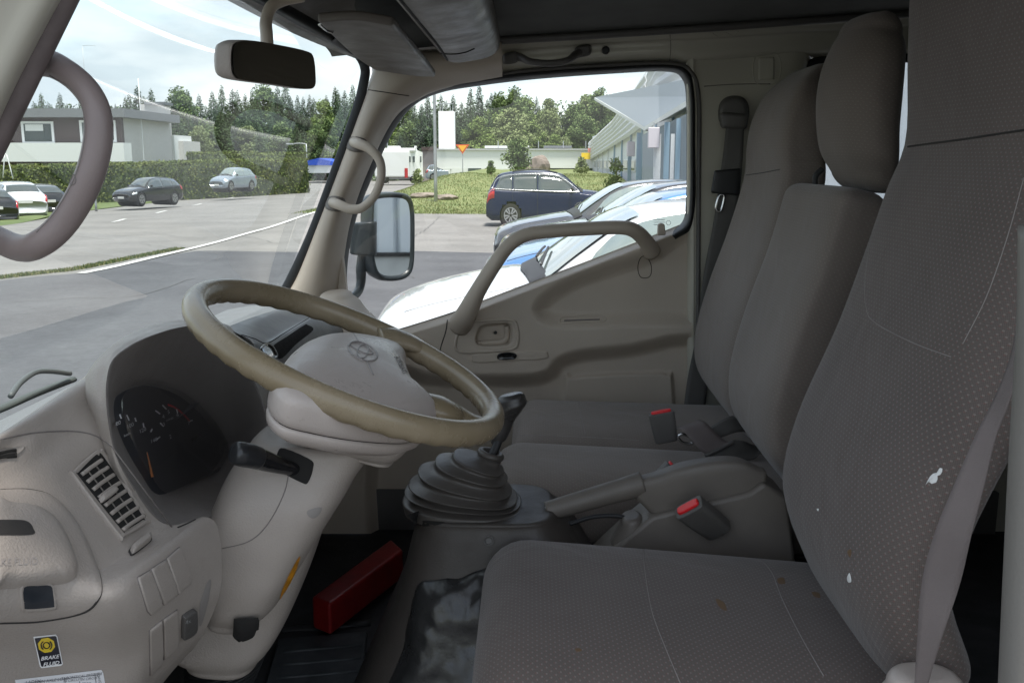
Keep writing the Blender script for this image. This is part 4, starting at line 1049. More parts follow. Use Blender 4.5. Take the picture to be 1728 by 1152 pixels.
gv = ga.data.vertices
tx = bpy.data.textures.new('folds', 'CLOUDS'); tx.noise_scale = .09
dm = ga.modifiers.new('sub', 'SUBSURF'); dm.levels = dm.render_levels = 2
dm = ga.modifiers.new('folds', 'DISPLACE'); dm.texture = tx; dm.strength = .026; dm.mid_level = .5; dm.texture_coords = 'GLOBAL'
gl_ = thing('gear_lever', 'gear lever with dark knob over a pleated rubber boot', 'gear lever', P(800, 860, 1.56))
# pleated boot: stacked flaring rings that lean towards the knob
V = []; F = []; nr = 64
LR = [(684, 856, 894, 860, .092), (680, 838, 888, 850, .092), (683, 824, 880, 846, .086), (690, 812, 874, 840, .084), (706, 790, 864, 828, .077), (736, 773, 857, 808, .066), (767, 763, 850, 794, .052), (812, 768, 846, 778, .020)]
rg = []
for i, q in enumerate(LR):
    a = np.array(q)
    if i == 0: rg.append((a, 1.0)); continue
    pv = np.array(LR[i - 1])
    if i >= 2: rg.append((pv * .80 + a * .20, .90)); rg.append((pv * .5 + a * .5, .83)); rg.append((pv * .35 + a * .65, .85))
    rg.append((pv * .06 + a * .94, 1.0)); rg.append((a, 1.0))
b1 = P(828, 772, 1.58)
for a_, s in rg:
    l, r = P(a_[0], a_[1], 1.57), P(a_[2], a_[3], 1.57); c = (l + r) / 2; h = (r - l) / 2 * s
    for j in range(nr):
        an = 2 * math.pi * j / nr; e = 2.5
        cx_, sy_ = math.cos(an), math.sin(an)
        cx_ = math.copysign(abs(cx_) ** (2 / e), cx_); sy_ = math.copysign(abs(sy_) ** (2 / e), sy_)
        V.append(c + h * cx_ + Vector((0, a_[4] * s * sy_, 0)))
for i in range(len(rg) - 1):
    for j in range(nr): F.append((i * nr + j, i * nr + (j + 1) % nr, (i + 1) * nr + (j + 1) % nr, (i + 1) * nr + j))
F.append(tuple((len(rg) - 1) * nr + j for j in range(nr)))
mesh('rubber_boot', V, F, mat('boot_rubber', (.082, .073, .066), .42, bump=.15, bscale=200), gl_, sub=1)
tube('collar', [b1 + Vector((.017 * math.cos(a), .017 * math.sin(a), .006 - .3 * .017 * math.cos(a))) for a in np.linspace(0, 2 * math.pi, 12, endpoint=False)], .0065, MATS['boot_rubber'], gl_, 12, 48, closed=True)
tube('shaft', [b1, P(838, 752, 1.59), P(845, 728, 1.60)], .0075, blackT, gl_, 12)
kn = [P(842, 742, 1.60), P(846, 730, 1.60), P(852, 712, 1.60), P(858, 695, 1.60), P(862, 684, 1.60), P(862, 676, 1.60)]
kr = [.013, .015, .0165, .021, .024, .022]
blob('knob', [(p, Vector((r * (1.05 + .12 * (i > 2)), 0, r * .25)), Vector((0, r, 0)), 2.3) for i, (p, r) in enumerate(zip(kn, kr))], mat('knob_black', (.045, .042, .04), .32, bump=.1), gl_, 24, 30, (.004, .012))

hb = thing('handbrake', 'grey handbrake lever with ribbed grip lying between the seats', 'handbrake lever', P(1100, 850, 1.56))
tube('grip', pts([(922, 862, 1.55), (955, 853, 1.555), (1000, 840, 1.56), (1045, 827, 1.565), (1084, 816, 1.57)]), [.0155, .017, .018, .019, .021], darkT2, hb, 20, 40, sq=1.05)
tube('release_button', pts([(905, 866, 1.55), (914, 864, 1.55), (924, 861, 1.55)]), .0065, chrome, hb, 12)
pxblob('lever_cover', [(1080, 805, 1076, 842, 1.57, .018, 4), (1110, 797, 1108, 868, 1.57, .022, 5), (1150, 783, 1150, 862, 1.57, .024, 5), (1200, 774, 1204, 852, 1.57, .025, 5), (1245, 774, 1250, 838, 1.57, .024, 5), (1282, 788, 1282, 818, 1.57, .02, 3)], darkT2, hb, 30, 40, (.004, .01))
prism('tunnel_cover', pts([(1060, 905), (1100, 872), (1180, 852), (1265, 832), (1290, 815), (1330, 840), (1345, 960), (1000, 960)], 1.535), (0, .10, 0), darkT2, hb, bevel=.008)
pxblob('pivot_hump', [(1046, 880, 1084, 874, 1.57, .03, 2.2), (1030, 912, 1100, 912, 1.57, .035, 2.4)], darkT2, hb, cap=(.01, .01))
tube('cable', pts([(960, 884, 1.56), (1000, 872, 1.57), (1040, 870, 1.57), (1064, 876, 1.57)]), .004, blackT, hb, 8)

# ================================================================ BUCKLES AND BELTS
def buckle(label, top, bot, Y, w, d, rx):
    """top/bottom: centre pixels of the ends; w half width (m)"""
    a, b = P(*top, Y), P(*bot, Y + rx)
    ax = (a - b).normalized(); u = Vector((1, 0, .0)); u = (u - ax * u.dot(ax)).normalized(); v = ax.cross(u)
    t = thing('belt_buckle', label, 'seat belt buckle', b, group='seat belt buckles between the seats')
    blob('casing', [(b, u * w * .9, v * d * .9, 5), (b.lerp(a, .5), u * w, v * d, 5), (a, u * w * 1.03, v * d, 5)], darkT, t, 10, 32, (.004, .002))
    blob('release_button', [(a - ax * .004, u * w * .82, v * d * .6, 4), (a + ax * .0045, u * w * .8, v * d * .55, 4)], redP, t, 4, 24, (.001, .002))
    return t
buckle('upright belt buckle with red button standing on the bench cushion seam', (1116, 697), (1124, 742), 1.93, .026, .012, 0)
buckle('belt buckle whose red button just shows above the handbrake cover', (1134, 789), (1105, 815), 1.66, .015, .012, 0)
buckle('large tilted belt buckle with red button beside the driver cushion', (1163, 856), (1212, 893), 1.49, .026, .014, .03)
def strap(name, A, B, m, parent, n=40, **kw):
    mid = [(Vector(a) + Vector(b)) / 2 for a, b in zip(A, B)]
    return loft(name, [A, mid, B], m, parent, n, 6, solid=.0014, off=0, **kw)
bt = thing('seat_belt', 'broad pale grey seat belt running down beside the driver backrest', 'seat belt', P(1560, 1170, .93), group='seat belts of the cab')
strap('webbing', pts([(1728, 440, .90), (1722, 510, .90), (1706, 600, .90), (1680, 668, .90), (1646, 735, .90), (1611, 816, .905), (1578, 896, .91), (1555, 985, .92), (1547, 1095, .93), (1541, 1175, .94)]),
      pts([(1760, 440, .88), (1745, 520, .88), (1722, 610, .88), (1702, 680, .88), (1680, 740, .885), (1662, 815, .885), (1640, 900, .89), (1620, 985, .90), (1588, 1080, .91), (1560, 1175, .94)]), webM, bt)
blob('anchor_cover', [(P(1560, 1235, .97), Vector((.06, 0, 0)), Vector((0, .05, 0)), 2.2), (P(1562, 1190, .97), Vector((.055, 0, 0)), Vector((0, .045, 0)), 2.2), (P(1562, 1160, .97), Vector((.042, 0, 0)), Vector((0, .035, 0)), 2.2)], padM, bt, 16, 40, (.01, .02))
fb = thing('seat_belt', 'dark seat belt hanging from a round anchor on the cream far pillar', 'seat belt', P(1238, 190, 2.48), group='seat belts of the cab')
blob('belt_anchor', [(P(1238, 190, 2.505), Vector((.04, 0, 0)), Vector((0, 0, .042)), 2.4), (P(1238, 190, 2.47), Vector((.036, 0, 0)), Vector((0, 0, .038)), 2.4)], darkT, fb, 6, 40, (.004, .012))
pxblob('anchor_slot', [(1214, 196, 1262, 200, 2.46, .02, 4), (1216, 210, 1260, 212, 2.46, .02, 4)], darkT, fb)
strap('webbing', pts([(1226, 205, 2.45), (1220, 260, 2.45), (1213, 310, 2.45), (1203, 380, 2.45), (1186, 470, 2.45), (1176, 560, 2.46), (1160, 640, 2.46), (1150, 720, 2.46)]), pts([(1256, 205, 2.45), (1254, 260, 2.44), (1250, 310, 2.44), (1240, 380, 2.45), (1222, 470, 2.45), (1210, 560, 2.46), (1196, 640, 2.46), (1186, 720, 2.46)]), webD, fb)
pxblob('belt_tongue', [(1205, 292, 1250, 288, 2.44, .012, 4), (1200, 322, 1248, 326, 2.44, .012, 4)], blackT, fb, cap=(.006, .006))
tube('tongue_plate', pts([(1214, 330), (1208, 352), (1216, 356), (1222, 332)], 2.44), .0035, chrome, fb, 8, 24, closed=True)
lb = thing('seat_belt', 'loose grey lap belt curling over the rear of the bench cushion', 'seat belt', P(1200, 760, 1.9), group='seat belts of the cab')
strap('webbing', pts([(1141, 722, 1.90), (1150, 724, 1.875), (1165, 740, 1.865), (1180, 757, 1.86), (1192, 768, 1.86)]), pts([(1180, 708, 1.94), (1190, 712, 1.90), (1204, 726, 1.89), (1222, 742, 1.89), (1238, 746, 1.89)]), webM, lb)
strap('webbing', pts([(1192, 768, 1.865), (1215, 775, 1.86), (1245, 776, 1.86), (1275, 772, 1.87), (1290, 750, 1.9)]), pts([(1238, 742, 1.895), (1255, 744, 1.90), (1270, 750, 1.91), (1284, 752, 1.93), (1282, 730, 1.98)]), webD, lb)
strap('webbing', pts([(1196, 722, 1.95), (1225, 705, 1.99), (1250, 698, 2.03)]), pts([(1215, 738, 1.92), (1250, 728, 1.96), (1288, 735, 2.0)]), webD, lb)
tube('slider', pts([(1190, 769, 1.855), (1215, 757, 1.86), (1238, 745, 1.87)]), .004, darkT, lb, 8)
tube('metal_loop', pts([(1145, 738, 1.9), (1152, 746, 1.9), (1168, 748, 1.9), (1166, 738, 1.9), (1150, 732, 1.9)]), .0032, chrome, lb, 8, 30, closed=True)
# ================================================================ LOOSE THINGS
fm = thing('floor_mat', 'dark ribbed rubber mat lying in the footwell beside the red case', 'floor mat', PZ(540, 1100, CAMZ - 1.02))
zf_ = CAMZ - 1.018
prism('mat_sheet', [PZ(470, 1085, zf_), PZ(620, 1072, zf_), PZ(600, 1260, zf_), PZ(420, 1260, zf_)], (0, 0, .012), mat('mat_rubber', (.05, .055, .06), .6, bump=.4, bscale=60, var=.3, vscale=20), fm, bevel=.004)
for k_ in range(6):
    a_, b_ = PZ(478 - 6 * k_, 1100 + 22 * k_, zf_ + .012), PZ(612 - 2 * k_, 1088 + 22 * k_, zf_ + .012)
    tube('rib', [a_, a_.lerp(b_, .5), b_], .004, MATS['mat_rubber'], fm, 6, 6)
tube('sill_bar', [PZ(466, 1062, zf_), PZ(540, 1058, zf_), PZ(625, 1050, zf_)], .012, blackT, fm, 8, 10, sq=.5)
rb = thing('red_case', 'dark red plastic case lying in the passenger footwell', 'plastic case', PZ(600, 985, CAMZ - 1.0))
zc = CAMZ - .93
a, b, c, d = PZ(525, 1006, zc), PZ(640, 922, zc), PZ(662, 940, zc), PZ(556, 1018, zc)
prism('case_body', [a, b + (b - a) * .2, c + (c - d) * .2, d], (0, 0, -.075), mat('red_plastic', (.22, .01, .01), .38, var=.15, vscale=30), rb, bevel=.008)
wp = thing('wiper', 'black windscreen wiper with metal arm at the foot of the windscreen', 'windscreen wiper', P(60, 650, 1.0))
tube('wiper_blade', pts([(-60, 712, 1.02), (0, 690, 1.08), (60, 664, 1.16), (122, 640, 1.26)]), .007, mat('wiper_green_black', (.07, .08, .075), .6), wp, 10, 30, sq=.6)
tube('wiper_arm', pts([(18, 668, 1.06), (35, 645, 1.10), (60, 628, 1.14), (85, 626, 1.18), (118, 630, 1.24)]), .0035, mat('wiper_metal', (.10, .11, .11), .5), wp, 8, 30)
# ribbed shed wall standing behind the truck, seen in the door mirror
cg = thing('ribbed_shed', 'white ribbed shed wall behind the truck, seen only in the door mirror', 'shed', (7, 3, .3))
Vb = []
ysb = np.arange(-1.0, 5.2, .04)
for i, y in enumerate(ysb):
    xx = 7.0 + (.09 if i % 6 == 0 else 0)
    Vb += [(xx, y, 1.12), (xx, y, 4.2)]
mesh('ribbed_wall', Vb, [(2 * i, 2 * i + 1, 2 * i + 3, 2 * i + 2) for i in range(len(ysb) - 1)], mat('white_shed_sheet', (.66, .69, .71), .5), cg, smooth=False)
box('base_wall', (6.96, -1.0, .2), (7.3, 5.2, 1.10), mat('pale_concrete', (.5, .5, .48), .8, var=.1, vscale=4), cg)
box('shadow_gap', (6.93, -1.0, 1.09), (7.0, 5.2, 1.13), groove, cg)
box('shed_roof', (6.8, -1.2, 4.2), (12, 5.4, 4.35), darkT, cg)
# ================================================================ GROUND
asph = mat('old_pale_asphalt', (.155, .15, .142), .9, bump=.3, bscale=40, c2=(.20, .193, .183), vscale=.5)
asphD = mat('new_dark_asphalt', (.062, .063, .069), .85, bump=.3, bscale=60, c2=(.082, .084, .09), vscale=.7)
grassM = mat('mown_grass', (.105, .135, .042), .9, bump=.5, bscale=8, c2=(.165, .185, .07), vscale=.9)
for m_, lo_, hi_ in ((asph, .82, 1.15), (asphD, .8, 1.2)):     # stone speckle and worn patches in the surfacing
    t_ = m_.node_tree; b_ = t_.nodes['Principled BSDF']; src = b_.inputs['Base Color'].links[0].from_socket
    n_ = t_.nodes.new('ShaderNodeTexNoise'); n_.inputs['Scale'].default_value = 5; n_.inputs['Detail'].default_value = 9; n_.inputs['Roughness'].default_value = .75
    t_.links.new([q for q in t_.nodes if q.type == 'TEX_COORD'][0].outputs['Object'], n_.inputs['Vector'])
    r_ = t_.nodes.new('ShaderNodeMapRange'); r_.inputs[1].default_value = .3; r_.inputs[2].default_value = .7; r_.inputs[3].default_value = lo_; r_.inputs[4].default_value = hi_
    t_.links.new(n_.outputs['Fac'], r_.inputs[0]); x_ = t_.nodes.new('ShaderNodeVectorMath'); x_.operation = 'SCALE'
    t_.links.new(src, x_.inputs[0]); t_.links.new(r_.outputs[0], x_.inputs['Scale']); t_.links.new(x_.outputs[0], b_.inputs['Base Color'])
lineM = mat('white_road_paint', (.62, .62, .60), .7)
def grid_sheet(name, xs, ys, f, m, kind='structure', **kw):
    V = [(x, y, f(x, y)) for y in ys for x in xs]; n = len(xs)
    F = [(j * n + i, j * n + i + 1, (j + 1) * n + i + 1, (j + 1) * n + i) for j in range(len(ys) - 1) for i in range(n - 1)]
    return tag(mesh(name, V, F, m, **kw), kind=kind)
xs = np.concatenate([np.linspace(-900, -110, 12), np.linspace(-100, 60, 81), np.linspace(80, 900, 12)])
ys = np.concatenate([np.linspace(-300, -20, 8), np.linspace(-15, 125, 141), np.linspace(130, 1500, 20)])
grid_sheet('ground', xs, ys, lambda x, y: gz(x, y) - .03 - (.02 if y > 140 else 0), grassM)
from mathutils.geometry import delaunay_2d_cdt
def strips(name, far, corners, m, dz, n=90, step=2.5):
    """a flat-lying sheet: measured far edge, closed by plain corners behind the lens, following the terrain"""
    fp = [G(*q) for q in far]; B = [(q[0], q[1]) for q in cr([tuple(p) for p in fp], n)] + list(corners)
    D = []
    for i, p in enumerate(B):
        q = B[(i + 1) % len(B)]; k = max(1, int(math.hypot(q[0] - p[0], q[1] - p[1]) / 4))
        D += [(p[0] + (q[0] - p[0]) * j / k, p[1] + (q[1] - p[1]) * j / k) for j in range(k)]
    nb = len(D); x0, x1 = min(q[0] for q in D), max(q[0] for q in D); y0, y1 = min(q[1] for q in D), max(q[1] for q in D)
    pts_ = [Vector(q) for q in D]
    for x in np.arange(x0 + .7, x1, step):
        for y in np.arange(y0 + .9, min(y1, 130), step): pts_.append(Vector((x + .01 * y, y)))
    v2, e2, f2, _, _, _ = delaunay_2d_cdt(pts_, [(i, (i + 1) % nb) for i in range(nb)], [list(range(nb))], 1, 1e-5)
    V = [(v.x, v.y, gz(v.x, v.y) + dz) for v in v2]
    o = mesh(name, V, [tuple(f) for f in f2], m)
    if sum(p.normal.z for p in o.data.polygons) < 0: o.data.flip_normals()
    return tag(o, kind='structure')
strips('road', [(-700, 420), (-300, 400), (0, 380), (60, 372), (120, 360), (190, 351), (290, 339), (350, 331), (420, 321), (480, 312), (530, 303), (600, 300), (700, 300), (800, 300), (1000, 300), (1400, 300)], [(75, -25), (-75, -25), (-70, 12)], asph, .0, 120)
strips('new_parking_surface', [(-900, 545), (-400, 520), (-100, 487), (0, 475), (70, 467), (140, 461), (240, 442), (328, 425), (420, 425), (500, 426), (650, 424), (800, 427), (1000, 432), (1500, 450), (2400, 480)], [(30, -20), (-24, -20)], asphD, .012, 90)
def ribbon(name, px, w, m, dz):
    p = [G(*q) for q in px]; p = cr([tuple(v) for v in p], len(px) * 6); V = []
    for i, q in enumerate(p):
        t = p[min(i + 1, len(p) - 1)] - p[max(i - 1, 0)]; nrm = np.array((-t[1], t[0])); nrm /= np.linalg.norm(nrm)
        for s in (-1, 1):
            x, y = q[0] + nrm[0] * w / 2 * s, q[1] + nrm[1] * w / 2 * s; V.append((x, y, gz(x, y) + dz))
    F = [(2 * i, 2 * i + 2, 2 * i + 3, 2 * i + 1) for i in range(len(p) - 1)]
    return mesh(name, V, F, m)
tag(ribbon('edge_line', [(138, 463), (200, 450), (300, 426), (400, 400), (460, 383), (515, 364), (560, 350)], .16, lineM, .024), kind='structure')
rm = None
for l in ([(190, 375), (200, 373), (211, 370)], [(264, 360), (272, 358), (281, 356)], [(325, 347), (332, 346), (340, 344)], [(385, 335), (391, 334), (398, 332)], [(440, 325), (446, 324), (452, 322)]):
    r_ = ribbon('centre_dashes', l, .14, lineM, .012); rm = r_ if rm is None else join(rm, r_)
tag(rm, kind='structure')
ck = None
for l in ([(690, 408), (712, 392), (728, 380), (742, 366)], [(600, 385), (660, 380), (700, 392), (790, 398)], [(300, 420), (220, 412), (120, 415), (30, 402)], [(470, 412), (400, 398), (330, 402), (240, 392)], [(20, 512), (120, 505), (230, 500), (330, 470)], [(700, 470), (640, 452), (600, 448)]):
    q_ = pxline(l, 22); q_ = [(a + random.uniform(-2.2, 2.2), b + random.uniform(-.9, .9)) for a, b in q_]
    r_ = ribbon('surface_cracks', q_, .018, mat('crack_black', (.10, .10, .10), .9), .021); ck = r_ if ck is None else join(ck, r_)
tag(ck, kind='structure')
# kerb between old and new asphalt near the grassy joint, blades growing in it
def blades(name, spots, hmin, hmax, m, label=None, w=.02, k=1, mats=None):
    V = []; F = []; mi = []
    for x, y, z in spots:
        h = random.uniform(hmin, hmax); a = random.uniform(0, 6.28); lx, ly = random.uniform(-.4, .4) * h, random.uniform(-.4, .4) * h
        dx, dy = math.cos(a) * w, math.sin(a) * w; n = len(V)
        V += [(x - dx, y - dy, z), (x + dx, y + dy, z), (x + lx, y + ly, z + h)]; F.append((n, n + 1, n + 2)); mi.append(random.randrange(len(mats)) if mats else 0)
    return tag(mesh(name, V, F, m, smooth=False, mats=mats, mi=mi if mats else None), kind='stuff')
gA = mat('grass_blade_green', (.09, .13, .035), .8); gB = mat('grass_blade_yellow', (.22, .21, .09), .8); gC = mat('grass_blade_dark', (.05, .09, .02), .8); gD = mat('grass_blade_fresh', (.13, .175, .05), .8)
sp = []
e = cr([tuple(G(*q)) for q in [(-120, 486), (0, 470), (60, 463), (120, 456), (180, 444), (240, 432), (300, 420)]], 200)
for i in range(5000):
    q = e[random.randrange(200)]; w_ = .14
    x, y = q[0] + random.uniform(-.15, .15), q[1] + random.uniform(-.1, 1) * max(.1, abs(w_)) * 1.6
    sp.append((x, y, gz(x, y) + .005))
blades('roadside_grass', sp, .015, .055, gA, mats=[gA, gB, gC], w=.012)
# grassy mound on the right
def mz(x, y):
    # outline: left end near x=-7 (px 640), crest behind
    u = x / max(y, 1)
    f = ss(38.5, 58, y + .12 * (x + 2)) * ss(-9.5, -3.5, x + .0 * y) * (1 - ss(104, 114, y))
    r = 1 - ss(4.0, 14, x - (y - 45) * .02)
    return gz(x, y) - .06 + f * (1.25 + .3 * ss(-2, -7, x)) * (.35 + .65 * r) + .05 * math.sin(x * 1.3) * math.sin(y * .8) * f + .10 * ss(37.5, 39.5, y + .12 * (x + 2)) * ss(-10.2, -9, x)
md = grid_sheet('grass_mound', np.linspace(-10.5, 5.2, 80), np.linspace(38, 114, 130), mz, grassM)
sp = []
for i in range(26000):
    y = 38.5 + 22 * random.random() ** 1.4; x = random.uniform(-9.8, 5.0)
    sp.append((x, y, mz(x, y)))
blades('mound_grass', sp, .02, .09, gA, mats=[gA, gB, gD], w=.02)
# verge under the far hedge
vg = [[Vector((*G(x, y - d)[:2], 0)) for x, y in ((-300, 398), (0, 381), (100, 362), (190, 350), (290, 338), (420, 320), (480, 311), (530, 302), (548, 299))] for d in (0, 5, 12)]
for r in vg:
    for p in r: p.z = gz(p.x, p.y) + .05
vg[0] = [p - Vector((0, 0, .045)) for p in vg[0]]
tag(loft('verge', vg, mat('verge_grass', (.075, .11, .03), .9, bump=.5, bscale=8, c2=(.12, .15, .05), vscale=.6), None, 80, 8), kind='structure')

# ================================================================ FOLIAGE
def leafmat(name, a, b):
    m = mat(name, a, .75, c2=b, vscale=1.3); t = m.node_tree; bs = t.nodes['Principled BSDF']
    bs.inputs['Specular IOR Level'].default_value = .25
    return m
spr = [leafmat('spruce_needles_a', (.05, .085, .04), (.09, .135, .06)), leafmat('spruce_needles_b', (.04, .07, .04), (.07, .11, .055))]
dec = [leafmat('birch_leaves', (.11, .165, .045), (.19, .25, .075)), leafmat('aspen_leaves', (.085, .135, .045), (.15, .2, .07)), leafmat('willow_leaves', (.15, .19, .08), (.23, .27, .12))]
barkM = mat('bark', (.12, .1, .085), .9, bump=.5, bscale=20, var=.3)
def leaves(cents, rads, n, size, seed, flat=.0):
    r = np.random.default_rng(seed)
    cents = np.array(cents, float); rads = np.array(rads, float)
    w = (rads[:, 0] * rads[:, 2]); k = r.choice(len(cents), n, p=w / w.sum())
    d = r.normal(size=(n, 3)); d /= np.linalg.norm(d, axis=1)[:, None]
    rr = r.random(n)[:, None] ** .45
    c = cents[k] + d * rads[k] * rr
    a = r.normal(size=(n, 3)); a[:, 2] *= (1 - flat); a /= np.linalg.norm(a, axis=1)[:, None]
    b = np.cross(a, r.normal(size=(n, 3))); b /= np.linalg.norm(b, axis=1)[:, None]
    s = size * r.uniform(.6, 1.3, n)[:, None]
    V = np.concatenate([c - a * s, c + b * s * .5, c + a * s, c - b * s * .5], 1).reshape(-1, 3)
    F = [(4 * i, 4 * i + 1, 4 * i + 2, 4 * i + 3) for i in range(n)]
    return V, F
def make_tree(kind, h, seed, name=None, label=None):
    r = random.Random(seed)
    t = thing(name or {'s': 'spruce_tree', 'd': 'birch_tree'}[kind], label or 'tree', 'tree')
    tr = .012 * h
    if kind == 's':
        q = np.random.default_rng(seed); n = 7000
        f = 1 - (1 - q.random(n)) ** .62; a_ = q.uniform(0, 2 * np.pi, n)
        lump = q.uniform(.55, 1.25, (34, 9))
        R = (.185 * h * (1 - f) ** .85 + .10) * lump[(f * 33.9).astype(int), (a_ / (2 * np.pi) * 8.99).astype(int)]
        rad = R * q.random(n) ** .5
        c = np.stack([rad * np.cos(a_), rad * np.sin(a_), h * (.04 + .96 * f) - rad * .38], 1)
        d = np.stack([np.cos(a_), np.sin(a_), -.45 + .5 * q.normal(size=n)], 1); d /= np.linalg.norm(d, axis=1)[:, None]
        e = np.cross(d, q.normal(size=(n, 3))); e /= np.linalg.norm(e, axis=1)[:, None]
        s_ = (.022 * h * (1 - .72 * f) * q.uniform(.7, 1.4, n))[:, None]
        V = np.concatenate([c - d * s_, c + e * s_ * .42, c + d * s_, c - e * s_ * .42], 1).reshape(-1, 3)
        F = [(4 * i, 4 * i + 1, 4 * i + 2, 4 * i + 3) for i in range(n)]
        m = spr[seed % 2]
    else:
        cs_, rs = [], []
        for i in range(64):
            f = r.uniform(0, 1) ** .9; z = h * (.16 + .80 * f); R = h * .26 * math.sin(math.pi * min(1, .18 + f * .82)) ** .7
            a = r.uniform(0, 6.28); q = R * r.uniform(.2, .9)
            cs_.append((q * math.cos(a), q * math.sin(a), z)); s_2 = r.uniform(.05, .10) * h; rs.append((s_2, s_2, s_2 * .75))
        V, F = leaves(cs_, rs, 6500, .017 * h, seed)
        m = dec[seed % 3]
    tube('trunk', [(0, 0, -.5), (.01 * h, 0, h * .3), (0, .01 * h, h * .6), (0, 0, h * .95)], [tr * 1.3, tr, tr * .6, tr * .15], barkM, t, 8, 14, local=True)
    mesh('crown', V, F, m, t, smooth=False, local=True)
    return t
protos = {}
for i in range(4): protos['s', i] = make_tree('s', 14, 10 + i)
for i in range(6): protos['d', i] = make_tree('d', 12, 30 + i)
used = set()
def place_tree(kind, i, px, top, Y, wide=1.0, label='', group='trees of the wood behind the road'):
    pt = P(px, top, Y); g = gz(pt.x, pt.y) if Y < 130 else 0
    base = 14 if kind == 's' else 12
    s = (pt.z - g) / (base * (1.0 if kind == 's' else .99)); pr_ = protos[kind, i]
    o = pr_ if (kind, i) not in used else dup(pr_)
    used.add((kind, i))
    o.location = (pt.x, pt.y, g); o.scale = (s * wide, s * wide, s); o.rotation_euler = (0, 0, random.uniform(0, 6.28))
    o['label'] = label; o['group'] = group
    return o
TR = random.Random(5)
def skyline(px):
    xs_ = [-60, 60, 150, 195, 240, 270, 300, 345, 390, 430, 470, 520, 560, 600, 640, 680, 720, 760, 800, 860, 905, 930, 960, 1010, 1050, 1200, 1600]
    ys_ = [165, 150, 180, 160, 136, 160, 150, 155, 140, 155, 140, 150, 148, 145, 165, 165, 150, 165, 148, 150, 168, 185, 175, 160, 175, 200, 200]
    return float(np.interp(px, xs_, ys_))
MARKS = [(48, 'the left house window'), (160, 'the roof aerial'), (262, 'the chimney'), (372, 'the silver hatchback'), (455, 'the rear view mirror'), (519, 'the small street lamp'), (676, 'the motorhome'), (735, 'the tall lamp post'), (753, 'the silo'), (781, 'the give way sign'), (874, 'the young birch'), (910, 'the boulder'), (988, 'the yellow board'), (1040, 'the canopy tip'), (1140, 'the canopy posts')]
ORD = ['first', 'second', 'third', 'fourth', 'fifth', 'sixth', 'seventh', 'eighth', 'ninth', 'tenth', 'eleventh', 'twelfth', 'thirteenth', 'fourteenth', 'fifteenth', 'sixteenth', 'seventeenth', 'eighteenth', 'nineteenth', 'twentieth'] + ['later'] * 20
def lab_trees(items, phrase):
    """each tree is named by its order from the nearest landmark"""
    cnt = {}
    for px, o, kind in sorted(items, key=lambda q: q[0]):
        m_ = [q for q in MARKS if q[0] <= px]; mk = m_[-1] if m_ else (0, 'the near pillar')
        key = (mk[1], kind); cnt[key] = cnt.get(key, 0) + 1
        o['label'] = f"{kind}, {ORD[cnt[key] - 1]} rightwards from {mk[1]}, {phrase}"
x = 12; back, front = [], []
while x < 1100:      # back rank: tall spruces
    if not 622 < x < 640:
        top = skyline(x) + TR.uniform(-8, 24)
        sp_k = TR.random() < (.9 if x < 830 else .5)
        px_ = x + TR.uniform(-3, 3)
        o = place_tree('s' if sp_k else 'd', TR.randrange(4) if sp_k else TR.randrange(6), px_, top, TR.uniform(120, 150), TR.uniform(1.0, 1.35) if sp_k else 1.15)
        back.append((px_, o, 'dark pointed spruce' if sp_k else 'round leafy tree'))
    x += TR.uniform(8, 14)
x = 15
while x < 1100:      # front rank: lighter leafy trees
    if not 622 < x < 640:
        top = skyline(x) + TR.uniform(26, 66); sp_k = TR.random() < (.68 if x < 830 else .2)
        o = place_tree('s' if sp_k else 'd', TR.randrange(4) if sp_k else TR.randrange(6), x, top, TR.uniform(104, 116), TR.uniform(1.1, 1.5))
        front.append((x, o, 'young dark spruce' if sp_k else 'light green leafy tree'))
    x += TR.uniform(15, 26)
side_ = [(-48, 62), (-56, 50), (-62, 38), (-70, 26), (-60, 72), (-44, 76), (-74, 12), (-66, 0), (-78, -14)]
for i_, (x_, y_) in enumerate(side_):
    o = dup(protos['s' if i_ % 3 else 'd', i_ % 4]); o.location = (x_, y_, gz(x_, y_)); o.scale = (.8, .8, .8); o['group'] = 'trees beyond the left edge of the road'
    o['label'] = f'{ORD[i_]} tree planted on the grass beyond the far left side of the road'
lab_trees(back, 'back row of the wood'); lab_trees(front, 'front row')
for px, top, wd in ((868, 150, 1.0), (845, 160, .9), (925, 168, .9), (1012, 152, 1.05)):
    place_tree('d', {868: 1, 845: 4, 925: 2, 1012: 1}[px], px, top, 117, wd, {868: 'tallest broad leafy tree above the low white building', 845: 'dark leafy tree beside the tallest one over the white building', 925: 'leafy tree right of the tallest tree, over the white building', 1012: 'tall leafy tree rising behind the canopy tip'}[px], None)
for o in list(bpy.data.objects):
    if o.get('group', 0) is None: del o['group']
# far wooded ground behind the ranks so no horizon shows between the trunks
V, F = leaves([(x, 165 + 6 * math.sin(x), 4.5 + 1.2 * math.sin(x * .37)) for x in range(-130, 130, 5)], [(5, 4, 6.6)] * 52, 60000, .33, 77)
tag(mesh('forest', V, F, spr[0], smooth=False), 'dark mass of woodland filling the gaps behind the trees', 'woodland', kind='stuff')
